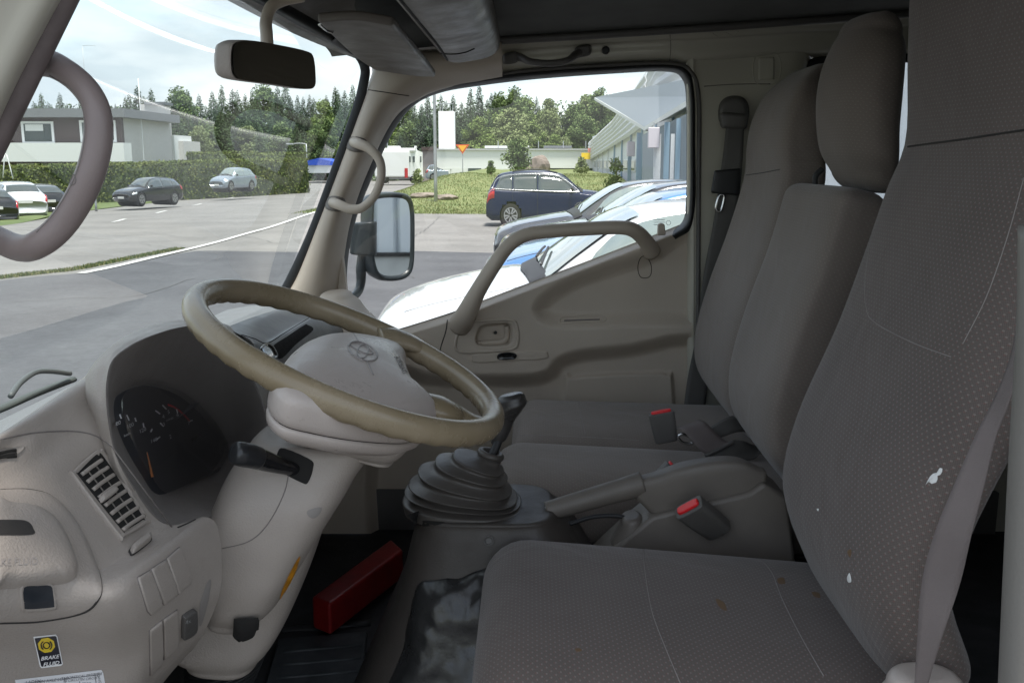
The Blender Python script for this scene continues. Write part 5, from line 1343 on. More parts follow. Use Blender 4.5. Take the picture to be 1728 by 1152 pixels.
# hedges
def hedge(name, path, w, h, label, n, seed, m=None):
    t = thing(name, label, 'hedge', path[0])
    p = cr([tuple(q) for q in path], 60); V = []; F = []
    r = np.random.default_rng(seed)
    sec = [(-.5, 0), (-.52, .4), (-.48, .85), (-.3, 1), (.3, 1), (.48, .85), (.52, .4), (.5, 0)]
    for i, q in enumerate(p):
        t_ = p[min(i + 1, 59)] - p[max(i - 1, 0)]; nn = np.array((-t_[1], t_[0], 0)); nn /= np.linalg.norm(nn)
        for a, b in sec: V.append(q + nn * a * w * .93 + np.array((0, 0, b * h * .96)) + r.normal(size=3) * .04)
    k = len(sec)
    for i in range(59):
        for j in range(k - 1): F.append((i * k + j, i * k + j + 1, (i + 1) * k + j + 1, (i + 1) * k + j))
    F.append(tuple(range(k))); F.append(tuple(59 * k + j for j in range(k - 1, -1, -1)))
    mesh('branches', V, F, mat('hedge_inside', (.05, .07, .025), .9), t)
    ii = r.integers(0, 59, n); ff = r.random(n)[:, None]
    c = p[ii] * (1 - ff) + p[ii + 1] * ff
    t_ = p[ii + 1] - p[ii]; nn = np.stack([-t_[:, 1], t_[:, 0], 0 * t_[:, 0]], 1); nn /= np.linalg.norm(nn, axis=1)[:, None]
    side_ = r.random(n); u = np.where(side_ < .6, np.where(r.random(n) < .5, -1, 1) * .5, r.uniform(-.5, .5, n)); v = np.where(side_ < .6, r.random(n), 1.0)
    c = c + nn * (u * w)[:, None] + np.stack([0 * u, 0 * u, v * h], 1) + r.normal(size=(n, 3)) * .05
    a = r.normal(size=(n, 3)); a /= np.linalg.norm(a, axis=1)[:, None]; b = np.cross(a, r.normal(size=(n, 3))); b /= np.linalg.norm(b, axis=1)[:, None]
    s = .085 * r.uniform(.6, 1.3, n)[:, None]
    V = np.concatenate([c - a * s, c + b * s * .6, c + a * s, c - b * s * .6], 1).reshape(-1, 3)
    mesh('foliage', V, [(4 * i, 4 * i + 1, 4 * i + 2, 4 * i + 3) for i in range(n)], m or leafmat('hedge_leaves', (.075, .115, .025), (.15, .17, .05)), t, smooth=False)
def gp(px, py, lift=0):
    p = G(px, py); return Vector((p.x, p.y, gz(p.x, p.y) + lift))
def at(px, Y, dz=0):
    p = P(px, 300, Y); return Vector((p.x, Y, gz(p.x, Y) + dz))
def hh(px, Y, top): return P(px, top, Y).z - at(px, Y).z
hp_ = [at(-250, 59), at(0, 59), at(150, 60), at(300, 62), at(420, 66), at(508, 70)]
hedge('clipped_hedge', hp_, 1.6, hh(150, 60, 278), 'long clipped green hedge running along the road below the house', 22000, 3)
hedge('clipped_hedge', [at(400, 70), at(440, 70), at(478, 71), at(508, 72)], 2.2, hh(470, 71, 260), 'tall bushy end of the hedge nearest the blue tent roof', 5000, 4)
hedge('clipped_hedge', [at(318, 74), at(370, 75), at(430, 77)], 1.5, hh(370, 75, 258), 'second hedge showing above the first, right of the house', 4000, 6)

# ================================================================ BUILDINGS
brownW = mat('brown_boards', (.075, .055, .05), .8, bump=.5, bscale=6); greyR = mat('grey_fascia', (.16, .17, .18), .6)
rend = mat('pale_render', (.50, .49, .47), .8, var=.05); whiteB = mat('white_boards', (.66, .68, .66), .7); paneM = mat('window_pane', (.06, .08, .08), .08)
winF = mat('white_window_frame', (.75, .76, .76), .5); plinth = mat('grey_plinth', (.3, .33, .37), .8)
YH = 67
hs_ = thing('house', 'low brown house with a white balcony front and flat grey roof', 'house', at(120, YH))
def fbox(name, x0, y0, x1, y1, Y, dep, m, parent, bevel=0):
    a, b = P(x0, y1, Y), P(x1, y0, Y)
    return box(name, (a.x, Y, a.z), (b.x, Y + dep, b.z), m, parent, bevel)
fbox('wall', -160, 193, 203, 300, YH, .4, brownW, hs_)
sw_ = fbox('side_wall', -160, 193, 203.3, 300, YH + .4, 8.6, rend, hs_)
xs_ = P(203.3, 300, YH + .4).x
z0s, z1s = P(250, 241, YH + 5).z, P(250, 212, YH + 5).z
fw_ = box('side_window', (xs_, YH + 5.2, z0s), (xs_ + .06, YH + 6.8, z1s), winF, hs_); box('pane', (xs_ + .06, YH + 5.35, z0s + .12), (xs_ + .08, YH + 6.65, z1s - .12), paneM, fw_)
box('plinth', (xs_, YH - .05, at(204, YH).z - .3), (xs_ + .05, YH + 9, P(204, 272, YH).z), plinth, hs_)
fbox('roof', -170, 183, 209, 198, YH - .8, 10.5, greyR, hs_)
def window(par, x0, y0, x1, y1, Y, split=None):
    f = fbox('window', x0, y0, x1, y1, Y - .10, .10, winF, par)
    sp_ = [x0 + 4] + ([split - 1.5, split + 1.5] if split else []) + [x1 - 4]
    for a, b in zip(sp_[::2], sp_[1::2]): fbox('pane', a, y0 + 4, b, y1 - 4, Y - .125, .03, paneM, f)
    return f
window(hs_, 38, 205, 89, 243, YH, 75); window(hs_, 136, 203, 194, 240, YH, 176)
fbox('curtain', 43, 210, 72, 221, YH - .14, .01, whiteB, hs_)
b_ = fbox('balcony', -30, 241, 208, 273, YH - 1.3, 1.3, whiteB, hs_)
for x_ in (30, 160): fbox('lower_window', x_, 276, x_ + 36, 296, YH - .1, .1, winF, hs_)
ch = thing('chimney', 'square white rendered chimney block rising behind the house roof', 'chimney', at(260, YH + 9))
fbox('stack', 246, 176, 274, 300, YH + 8.5, 1.6, rend, ch); fbox('cap', 243, 172, 276, 177, YH + 8.3, 2.0, greyR, ch)
an = thing('outbuilding', 'low white outbuilding stepping down right of the house', 'outbuilding', at(290, YH + 12))
fbox('wall', 262, 228, 293, 300, YH + 10, 4, whiteB, an); fbox('lower_wall', 288, 238, 309, 300, YH + 11, 4, rend, an)
# antennas and poles
def pole(name, px, top, Y, r, label, cat, m, arm=0):
    b = at(px, Y); t = thing(name, label, cat, b); h = P(px, top, Y).z - b.z
    tube('post', [(0, 0, 0), (0, 0, h * .5), (0, 0, h)], [r, r * .85, r * .7], m, t, 10, 6, local=True)
    if arm: tube('arm', [(0, 0, h), (arm * .5, 0, h + .05), (arm, 0, h)], r * .6, m, t, 8, 6, local=True)
    return t, h
galv = mat('galvanised_steel', (.36, .38, .39), .45, metal=.4)
t, h = pole('street_lamp', 735, 120, 44, .085, 'tall grey lamp post in front of the wood', 'street lamp', galv, .9)
box('lamp_head', (.7, -.12, h - .08), (1.25, .12, h + .05), galv, t, local=True, bevel=.03)
t, h = pole('street_lamp', 519, 243, 82, .07, 'small grey street lamp beyond the hedge end', 'street lamp', galv, -1.2)
box('lamp_head', (-1.7, -.12, h - .08), (-1.1, .12, h + .05), galv, t, local=True, bevel=.03)
t, h = pole('street_lamp', 655, 210, 92, .06, 'white lamp head showing at the door window edge', 'street lamp', galv)
box('lamp_head', (-.1, -.15, h - .1), (.6, .15, h + .12), whiteB, t, local=True, bevel=.05)
pole('flagpole', 245, 133, 70, .04, 'thin pale flagpole standing behind the house', 'flagpole', winF)
pole('roof_aerial', 157, 78, 72, .025, 'tall thin aerial with a side arm over the house', 'aerial', galv, 1.0)
t, h = pole('yield_sign', 781, 256, 58, .035, 'yellow and red give way sign on a thin post', 'road sign', galv)
zt_, zb_, hw_ = P(781, 244, 58).z - t.location.z, P(781, 260, 58).z - t.location.z, .42
def tri(s, y, nm, m, dy=-.02):
    cz_ = (zt_ * 2 + zb_) / 3; v = [(-hw_, zt_), (hw_, zt_), (0, zb_)]
    prism(nm, [(x * s, y, cz_ + (z - cz_) * s) for x, z in v], (0, dy, 0), m, t, local=True)
tri(1, -.05, 'sign_border', mat('sign_red', (.65, .1, .02), .4)); tri(.66, -.075, 'sign_face', mat('sign_yellow', (.85, .42, .02), .4), -.01)
pole('traffic_post', 588 - 8, 240, 75, .09, 'short red and white post near the blue tent', 'marker post', mat('post_red', (.5, .12, .1), .5))

lb_ = thing('warehouse', 'long low white building with flat roof beyond the mound', 'building', at(850, 92))
def warex(x0, y0, x1, y1, Y, d, m, n, p=lb_): return fbox(n, x0, y0, x1, y1, Y, d, m, p)
warex(735, 253, 1010, 284, 92, 14, whiteB, 'wall'); warex(735, 283, 905, 306, 91.98, 13, whiteB, 'lower_wall')
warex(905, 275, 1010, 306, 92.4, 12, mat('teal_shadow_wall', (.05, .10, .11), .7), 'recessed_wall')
warex(732, 251, 1012, 253.5, 91.8, 14.4, mat('pale_roof_edge', (.4, .41, .41), .6), 'roof_edge')
for i, (x0, x1) in enumerate(((790, 812), (818, 822), (1000, 1003))): warex(x0, 284, x1, 296, 91.9, .2, paneM, 'window')
for x0, x1, y in ((818, 855, 246), (874, 893, 246), (918, 965, 246)): warex(x0, y, x1, 250, 96, 3, whiteB if x0 != 918 else greyR, 'roof_hatch')
for x0 in (840, 908, 950, 988): warex(x0, 238, x0 + 1.2, 250, 95, .12, galv, 'vent_pipe')
yb = thing('yellow_board', 'bright yellow sign board at the end of the white building', 'sign board', at(988, 90))
fbox('board', 981, 258, 996, 269, 90, .1, mat('board_yellow', (.9, .62, .03), .5), yb); fbox('post', 987.5, 268, 989.5, 306, 90.05, .06, galv, yb)
fbox('board', 992, 250, 997, 257, 90.02, .1, mat('board_pink', (.75, .3, .25), .5), yb)
br = thing('grey_building', 'brown grey gabled shed between the motorhome and the silo', 'shed', at(725, 98))
fbox('wall', 713, 253, 745, 306, 98, 6, mat('shed_grey', (.3, .27, .25), .8), br); fbox('roof', 711, 248, 742, 254, 97.6, 7, brownW, br)
si = thing('silo', 'tall white silo tower with a steel cage on top', 'silo', at(753, 95))
fbox('tower', 741, 188, 766, 306, 95, 1.5, mat('silo_white', (.8, .81, .8), .5), si, .05)
for x0 in (742, 746, 759.5, 763.5): fbox('cage_post', x0, 175, x0 + 1, 189, 95.1, .08, galv, si)
fbox('cage_rail', 742, 174.5, 764.5, 176, 95, .1, galv, si); fbox('cage_rail', 742, 174.5, 764.5, 176, 96.3, .1, galv, si)
# motorhome
mh = thing('motorhome', 'white motorhome with small rear windows parked beyond the mound', 'motorhome', at(675, 86))
fbox('body', 632, 255, 690, 299, 86, 2.4, whiteB, mh, .12)
prism('rear_end', [P(689.5, 299, 86.1), P(714, 299, 87.5), P(713, 257, 87.5), P(705, 254, 87.2), P(689.5, 254, 86.1)], (-.3, 1.6, 0), whiteB, mh)
fbox('overcab', 640, 250, 700, 257, 86.2, 2.0, whiteB, mh, .15)
for x0, x1 in ((654, 674), (699, 702)): fbox('roof_box', x0, 246.5, x1, 251, 86.8, .8, whiteB, mh, .05)
for x0, x1 in ((690.5, 693), (697, 700), (709, 711)): fbox('window', x0, 264, x1, 274, 86.1 + (x0 - 690) * .06 - .06, .04, paneM, mh)
fbox('skirt', 634, 298, 713, 303, 86.3, 1.8, mat('skirt_grey', (.25, .25, .26), .6), mh)
fbox('lamp_cluster', 683, 284, 688, 300, 85.95, .06, mat('lamp_red', (.4, .03, .03), .3), mh)
for x0 in (650, 698): 
    c = P(x0, 303, 86.3); tube('wheel', [(c.x, 86.2, c.z), (c.x, 86.45, c.z)], .34, rubber, mh, 20, 2)
# blue tent and van far left
bl = thing('blue_tent', 'blue pitched marquee roof beyond the hedge end', 'marquee', at(535, 95))
blueM = mat('tent_blue', (.02, .07, .42), .5)
prism('roof', [P(509, 279, 95), P(511, 273, 95), P(537, 267, 95), P(560, 272, 95), P(575, 279, 95)], (0, 6, 0), blueM, bl)
fbox('wall', 511, 279, 572, 292, 95.3, 5, winF, bl)

# the long blue and white industrial building on the right: its wall runs straight away from the truck side
ib = thing('industrial_building', 'long pale industrial building with ribbed fascia and blue posts', 'building', Vector((6.5, 45, 0)))
XW = 6.0
corr = mat('corrugated_white', (.74, .76, .77), .5)
cm_ = corr.node_tree; wv = cm_.nodes.new('ShaderNodeTexWave'); wv.inputs['Scale'].default_value = 1.6; tcx = cm_.nodes.new('ShaderNodeTexCoord')
wv.bands_direction = 'Y'
cm_.links.new(tcx.outputs['Object'], wv.inputs['Vector']); bpn = cm_.nodes.new('ShaderNodeBump'); bpn.inputs['Distance'].default_value = .1; bpn.inputs['Strength'].default_value = 1
cm_.links.new(wv.outputs['Fac'], bpn.inputs['Height']); cm_.links.new(bpn.outputs['Normal'], cm_.nodes['Principled BSDF'].inputs['Normal'])
wallP = mat('pale_blue_grey_wall', (.66, .69, .71), .7, var=.04); bluP = mat('pale_blue_post', (.26, .37, .46), .5)
def xpt(px, py, X=XW): return PX(px, py, X)
yf, yn = 93.0, 6.0
box('wall', (XW, yn, -.2), (XW + .3, yf, 4.4), wallP, ib)
box('end_wall', (XW + .3, yf - .3, -.2), (XW + 22, yf, 4.4), wallP, ib)
# fascia of corrugated sheet: sloping band built as real ribs along the wall
def band(nm, lo, hi, X, m, parent, step=.5, dep=.08):
    """lo, hi: lists of (Y, z) lower and upper edge"""
    V = []; Y = np.arange(lo[0][0], lo[-1][0], step); 
    lz = np.interp(Y, [q[0] for q in lo], [q[1] for q in lo]); hz = np.interp(Y, [q[0] for q in hi], [q[1] for q in hi])
    rows_ = 12
    for k in range(rows_ + 1):
        for i, y in enumerate(Y): V.append((X - (dep if k % 2 else 0), y, lz[i] + (hz[i] - lz[i]) * k / rows_))
    n = len(Y); F = [(k * n + i, k * n + i + 1, (k + 1) * n + i + 1, (k + 1) * n + i) for k in range(rows_) for i in range(n - 1)]
    return mesh(nm, V, F, m, parent, smooth=False, solid=.05)
pl, pm = xpt(998, 271), xpt(1069, 230); qh, ql = xpt(998, 241), xpt(1041, 203)
band('fascia', [(pm.y - 8, pm.z + .4), (pm.y, pm.z), (pl.y, pl.z)], [(pm.y - 8, pm.z + 2.9), (ql.y, ql.z), (qh.y, qh.z)], XW - .25, corr, ib)
a1, a2, a3 = xpt(1080, 164, XW + 1), xpt(1115, 122, XW + 1), xpt(1160, 60, XW + 1)
band('upper_fascia', [(6, 3.9), (a1.y, a1.z - 1.2)], [(6, 9.5), (a1.y - 8, 8.3), (a1.y, a1.z)], XW + 1, corr, ib, step=.8)
box('roof', (XW + 1.2, 6, 4.3), (XW + 22, yf, 4.5), greyR, ib)
box('plinth', (XW - .05, yn, -.2), (XW, yf, .5), plinth, ib)
for i in range(11):
    Yp = 90 - i * 5.5
    box('wall_post', (XW - .12, Yp - .06, -.1), (XW - .02, Yp + .06, 4.2), bluP if i > 3 else whiteB, ib)
for i in range(9):
    Yp = 88 - i * 4; f = box('window', (XW - .06, Yp - 1.4, 1.5), (XW - .02, Yp + 1.4, 2.2), winF, ib); box('pane', (XW - .08, Yp - 1.25, 1.58), (XW - .065, Yp + 1.25, 2.12), paneM, f)
# canopies over the doors
cpy = thing('entrance_canopy', 'grey pitched canopy jutting out from the blue posted building', 'canopy', Vector((5, 36, 0)))
t0_, t1_, t2_ = P(1004, 166, 40), P(1090, 216, 36), P(1300, 160, 33)
canM = mat('canopy_sheet', (.40, .44, .48), .5)
prism('canopy_roof', [P(1004, 166, 44), P(1088, 216, 37), P(1170, 165, 33), P(1240, 120, 30), P(1240, 160, 40)], (0, 0, .04), canM, cpy)
prism('fascia_board', [P(1003, 165, 44), P(1088, 215, 37), P(1088, 221, 37), P(1003, 169, 44)], (.03, -.08, 0), whiteB, cpy)
prism('fascia_board', [P(1088, 215, 37), P(1170, 164, 31), P(1240, 118, 28), P(1240, 132, 28), P(1170, 174, 31), P(1088, 221, 37)], (-.05, -.05, 0), whiteB, cpy)
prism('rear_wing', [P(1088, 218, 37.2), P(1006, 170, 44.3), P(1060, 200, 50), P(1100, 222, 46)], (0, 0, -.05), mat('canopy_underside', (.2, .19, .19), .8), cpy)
for px, Y, w, tp_ in ((1077, 38, .16, 224), (1124, 34, .17, 206), (1101, 37.5, .13, 222), (1062, 42, .14, 238), (1143, 32, .14, 200)):
    b = P(px, 300, Y); box('post', (b.x - w / 2, Y, -.05), (b.x + w / 2, Y + .2, P(px, tp_, Y).z), bluP, cpy)
for x0, y0, x1, y1, Y, lb2 in ((1094, 215, 1114, 250, 34.5, 'larger white box sign hanging under the canopy'), (1058, 239, 1072, 264, 40, 'smaller white box sign farther along the canopy')):
    s_ = thing('box_sign', lb2, 'sign', P((x0 + x1) / 2, y1, Y)); fbox('casing', x0, y0, x1, y1, Y, .25, mat('sign_white', (.62, .58, .62), .5), s_, .03)
    fbox('bracket', (x0 + x1) / 2 - 1, y0 - 8, (x0 + x1) / 2 + 1, y0, Y + .1, .06, galv, s_)
prism('door_recess', [P(1084, 228, 37), P(1172, 186, 33), P(1172, 306, 33), P(1084, 306, 37)], (.1, .5, 0), mat('recess_dark', (.26, .30, .33), .7), cpy)
for x0, x1 in ((1102, 1116), (1130, 1139)): fbox('door_panel', x0, 226, x1, 306, 34.9 - (x0 - 1100) * .03, .05, wallP, cpy)

# bushes, boulder, young trees by the mound
def bush(name, px, base_y, Y, top, wd, label, seed, m, trunk=True, n=1800, size=.09, shape='round'):
    b = Vector((P(px, 300, Y).x, Y, 0)); b.z = max(gz(b.x, Y), mz(b.x, Y) if -10 < b.x < 5 and 38 < Y < 94 else -9)
    t = thing(name, label, 'bush', b); h = P(px, top, Y).z - b.z; r = random.Random(seed)
    cs_, rs = [], []
    for i in range(22):
        f = r.random(); R = wd * (math.sin(math.pi * min(1, .25 + .75 * f)) ** .6 if shape == 'round' else (1.05 - f))
        a = r.uniform(0, 6.28); cs_.append((R * .7 * math.cos(a) * r.random(), R * .7 * math.sin(a) * r.random(), h * (.12 + .82 * f))); s_2 = .1 * h + .12 * wd; rs.append((s_2 * 1.2, s_2 * 1.2, s_2))
    V, F = leaves(cs_, rs, n, size, seed)
    mesh('foliage', V, F, m, t, smooth=False, local=True)
    tube('trunk', [(0, 0, -.1), (.03, 0, h * .4), (0, .02, h * .8)], [.05, .035, .012], barkM, t, 8, 8, local=True)
    return t
bush('young_birch', 874, 290, 52, 236, 1.15, 'bushy young birch growing on the mound behind the dark blue suv', 61, dec[1], n=2600)
bush('shrub', 828, 290, 58, 272, .28, 'small dark shrub beside the low white building wall', 62, dec[1], n=500)
bush('shrub', 980, 300, 62, 268, .8, 'yellow green shrub below the yellow sign board', 63, dec[2], n=900)
bush('young_birch', 1040, 300, 44, 268, .75, 'thin pointed young birch against the industrial building wall', 64, dec[0], n=1100, shape='cone')
bush('shrub', 704, 300, 62, 286, .5, 'low scruffy shrub on the left shoulder of the mound', 65, dec[2], n=500)
bo = Vector((P(910, 300, 56).x, 56, 0)); bo.z = mz(bo.x, 56)
rk = thing('boulder', 'big brown grey boulder beside the young birch', 'boulder', bo)
def rock(nm, s, m, par, seed, loc=(0, 0, 0)):
    bm = bmesh.new(); bmesh.ops.create_icosphere(bm, subdivisions=3, radius=1); r = random.Random(seed)
    for v in bm.verts: v.co = Vector((v.co.x * s[0], v.co.y * s[1], v.co.z * s[2])) * (1 + .12 * math.sin(v.co.x * 4 + seed) * math.cos(v.co.y * 5 + v.co.z * 3) + r.uniform(-.03, .03)) + Vector(loc)
    me = bpy.data.meshes.new(nm); bm.to_mesh(me); bm.free(); me.materials.append(m); o = link(nm, me, par, True); return o
stM = mat('stone_brown', (.20, .165, .14), .9, bump=.6, bscale=6, var=.25, vscale=2)
rock('rock_body', (.6, .5, .7), stM, rk, 3, (0, 0, .45)); rock('rock_shoulder', (.3, .4, .35), stM, rk, 5, (-.6, .1, .25))
for i, (px, Y, s) in enumerate(((715, 46, .7), (752, 45, .55))):
    q = P(px, 300, Y); o = rock('flat_stone', (s, .5, .16), stM, None, 9 + i, (0, 0, 0)); o.location = (q.x, Y, mz(q.x, Y) + .06)
    tag(o, ['broad flat stone showing through the mound grass', 'smaller flat stone right of the broad one on the mound'][i], 'stone')

# ================================================================ CARS
tyreM = mat('tyre_rubber', (.02, .02, .02), .8); alloy = mat('alloy_rim', (.45, .46, .48), .3, metal=.8); lampW = mat('headlamp_lens', (.6, .65, .68), .08, coat=1); lampR = mat('tail_lamp', (.5, .015, .02), .15, coat=1)
cgl = mat('car_window', (.045, .06, .062), .04, spec=.8, coat=1); cgl2 = mat('pale_car_window', (.16, .20, .19), .04, spec=.9, coat=1); plateM = mat('number_plate', (.65, .65, .62), .5)
def paint(n, c, r=.25, metal=0): return mat(n, c, r, metal=metal, coat=.9)
KINDS_ = {   # stations along the length (fraction, roof-line z, shoulder z, half width at roof-line)
 'hatch': dict(L=4.2, W=1.76, prof=[(0, .62, .5, .6), (.02, .74, .62, .68), (.08, .84, .74, .74), (.16, .92, .82, .76), (.24, .98, .88, .76), (.275, 1.0, .92, .74), (.34, 1.19, .94, .66), (.41, 1.38, .96, .60), (.47, 1.46, .97, .57), (.56, 1.50, .98, .57), (.68, 1.49, 1.0, .57), (.80, 1.45, 1.02, .56), (.88, 1.38, 1.03, .56), (.93, 1.20, 1.0, .62), (.97, 1.0, .92, .70), (1, .75, .7, .68)], cab=(.275, .95)),
 'suv': dict(L=4.9, W=1.94, prof=[(0, .75, .6, .7), (.02, .92, .8, .76), (.07, 1.02, .92, .8), (.15, 1.10, 1.0, .82), (.24, 1.15, 1.05, .82), (.27, 1.17, 1.07, .80), (.33, 1.38, 1.10, .72), (.39, 1.60, 1.12, .66), (.45, 1.70, 1.13, .64), (.55, 1.76, 1.14, .63), (.70, 1.76, 1.16, .63), (.84, 1.72, 1.18, .62), (.91, 1.62, 1.19, .62), (.955, 1.36, 1.17, .70), (.985, 1.1, 1.02, .78), (1, .8, .75, .78)], cab=(.27, .97)),
 'wagon': dict(L=4.6, W=1.82, prof=[(0, .58, .5, .62), (.02, .70, .62, .70), (.08, .80, .72, .75), (.16, .87, .80, .76), (.25, .93, .85, .76), (.285, .95, .88, .74), (.35, 1.14, .91, .66), (.42, 1.32, .93, .59), (.48, 1.40, .94, .57), (.58, 1.44, .96, .56), (.72, 1.43, .98, .56), (.85, 1.38, 1.0, .55), (.91, 1.31, 1.0, .56), (.955, 1.12, .98, .62), (.985, .95, .88, .72), (1, .7, .65, .72)], cab=(.285, .97)),
}
def make_car(name, kind, col_, label, cat='car', win=None, front=False, rear=False, detail=1, rails=False):
    K = KINDS_[kind]; Lc, W2 = K['L'], K['W'] / 2
    t = thing(name, label, cat)
    pr2 = np.array(K['prof']); NS = 110; S = cr(pr2, NS)
    order = np.argsort(S[:, 0]); S = S[order]
    fw, rw_, wr = .185, .81, .33 if kind != 'suv' else .375
    def secn(s):
        f, zr, zs, wr_ = s
        tap = 1 - .16 * max(0, 1 - f / .10) ** 2 - .10 * max(0, (f - .93) / .07) ** 2
        z0 = .20 + .12 * max(0, 1 - f / .04) + .12 * max(0, (f - .96) / .04)
        w = W2 * tap
        return [(0, z0), (w * .80, z0), (w * .97, z0 + .12), (w, .5), (w, (zs + .5) / 2), (w * .985, zs - .03), (w * .93, zs + .01), (min(wr_, w) * 1.02, zr - .035), (wr_ * .90, zr), (wr_ * .5, zr + .025), (0, zr + .03)]
    rings = []
    for s in S:
        h = cr(secn(s), 34); rings.append([(s[0] * Lc, q[0], q[1]) for q in h])
    H = np.array(rings)      # NS x 34 x 3 (x, half y, z)
    full = np.concatenate([H, H[:, ::-1][:, 1:-1] * np.array((1, -1, 1))], 1); n = full.shape[1]
    V = full.reshape(-1, 3); F = []
    arch = [(fw * Lc, wr), (rw_ * Lc, wr)]
    for i in range(NS - 1):
        for j in range(n):
            q = [i * n + j, i * n + (j + 1) % n, (i + 1) * n + (j + 1) % n, (i + 1) * n + j]
            c = V[q].mean(0)
            if abs(c[1]) > W2 * .5 and any(math.hypot(c[0] - ax_, c[2] - wr) < wr + .05 for ax_, _ in arch): continue
            F.append(tuple(q))
    F.append(tuple(range(n))); F.append(tuple((NS - 1) * n + j for j in range(n - 1, -1, -1)))
    mesh('body', V, F, col_, t, local=True)
    for x_ in (fw * Lc, rw_ * Lc):      # dark wheel wells
        tube('wheel_arch', [(x_, -W2 * .93, wr), (x_, 0, wr), (x_, W2 * .93, wr)], wr + .07, blackT, t, 24, 6, local=True)
    # windows: panels of the same skin, 6 mm proud
    def skin(f, u):
        s = np.array([np.interp(f, S[:, 0], S[:, k]) for k in range(4)]); h = cr(secn(s), 34)
        k = u; i0 = int(min(32, math.floor(k))); fr = k - i0; p = h[i0] * (1 - fr) + h[i0 + 1] * fr
        return np.array((s[0] * Lc, p[0], p[1]))
    def panel(nm, f0, f1, u0, u1, m, side=1, nf=8, nu_=4, lift=.006, cut=None, par=None):
        V = []; 
        for a in np.linspace(0, 1, nf):
            for b in np.linspace(0, 1, nu_):
                f_ = f0 + (f1 - f0) * a; lo, hi = u0, u1
                if cut: hi = cut(f_, u0, u1)
                u = lo + (hi - lo) * b
                p = skin(f_, u); p2 = skin(f_, min(33, u + .05)); p3 = skin(min(1, f_ + .004), u)
                nn = np.cross(p3 - p, p2 - p); nn /= (np.linalg.norm(nn) + 1e-9)
                if nn[1] < 0 or (abs(nn[1]) < .3 and nn[2] < 0): nn = -nn
                p = p + nn * lift; V.append((p[0], p[1] * side, p[2]))
        F = [(i * nu_ + j, i * nu_ + j + 1, (i + 1) * nu_ + j + 1, (i + 1) * nu_ + j) for i in range(nf - 1) for j in range(nu_ - 1)]
        return mesh(nm, V, F, m, par or t, local=True, solid=.003, off=0)
    gm_ = win or cgl; c0c, c1c = K['cab']
    uS = 18.6; uR = 23.2   # spline parameter from shoulder to cant rail
    def cutf(f, a, b):
        e0_ = (f - c0c) / .10; e1_ = (c1c - .015 - f) / .07
        return a + (b - a) * max(.02, min(1, e0_, e1_ if rear != 'none' else 1))
    a = c0c + .035; b = c1c - .03
    cuts = [a, a + (b - a) * .47, a + (b - a) * .77, b]
    for sd_ in (1, -1):
        for f0, f1 in zip(cuts[:-1], cuts[1:]): panel('side_window', f0 + .004, f1 - .004, uS, uR, gm_, sd_, 12, 4, cut=cutf)
        for x_ in (fw * Lc, rw_ * Lc):
            w = thing('w', None, None); bpy.data.objects.remove(w)
            y = sd_ * (W2 - .10); th_ = .22
            ty = tube('wheel', [(x_, y - th_ / 2, wr), (x_, y - th_ / 2 + .02, wr), (x_, y + th_ / 2 - .02, wr), (x_, y + th_ / 2, wr)], [wr * .93, wr, wr, wr * .93], tyreM, t, 36, 12, local=True)
            yo = y + sd_ * th_ / 2
            V = []; F = []; nsp = 5
            rI = wr * .66
            for k in range(nsp * 2):
                a0 = 2 * math.pi * (k + (.12 if k % 2 else -.12)) / (nsp * 2)
                n0 = len(V); w_ = .10
                for rr2, ww in ((.05, .25), (rI, .13)):
                    for sg in (-1, 1): V.append((x_ + rr2 * math.cos(a0 + sg * ww), yo + sd_ * .008, wr + rr2 * math.sin(a0 + sg * ww)))
                F.append((n0, n0 + 1, n0 + 3, n0 + 2))
            k0 = len(V)
            for q in range(36):
                aa = 2 * math.pi * q / 36
                for rr2 in (rI * .93, rI * 1.04): V.append((x_ + rr2 * math.cos(aa), yo + sd_ * .010, wr + rr2 * math.sin(aa)))
            for q in range(36): F.append((k0 + 2 * q, k0 + 2 * q + 1, k0 + (2 * q + 3) % 72, k0 + (2 * q + 2) % 72))
            mesh('rim', V, F, alloy, ty, smooth=False, local=True, solid=.012, off=0)
            mesh('hub_shadow', [(x_ + rI * math.cos(aa), yo + sd_ * .004, wr + rI * math.sin(aa)) for aa in np.linspace(0, 2 * math.pi, 24, endpoint=False)], [tuple(range(24))], blackT, ty, smooth=False, local=True)
        mx_ = c0c * Lc + .35; mzz = S[:, 2][np.argmin(abs(S[:, 0] - c0c - .06))] + .10
        blob('door_mirror', [(Vector((mx_, sd_ * (W2 + .02), mzz)), Vector((.05, 0, 0)), Vector((0, 0, .06)), 3), (Vector((mx_, sd_ * (W2 + .14), mzz + .01)), Vector((.045, 0, 0)), Vector((0, 0, .055)), 3)], blackT if detail else col_, t, 4, 16, (.02, .03), local=True)
        panel('headlamp', .03, .11, 12.5, 16.6, lampW, sd_, 6, 4)
        panel('tail_lamp', .935, .994, 14, 20.5, lampR, sd_, 5, 4)
        for fd in (cuts[1], cuts[2]): panel('door_gap', fd - .0012, fd + .0012, 7, 18.4, blackT, sd_, 2, 8, lift=.002)
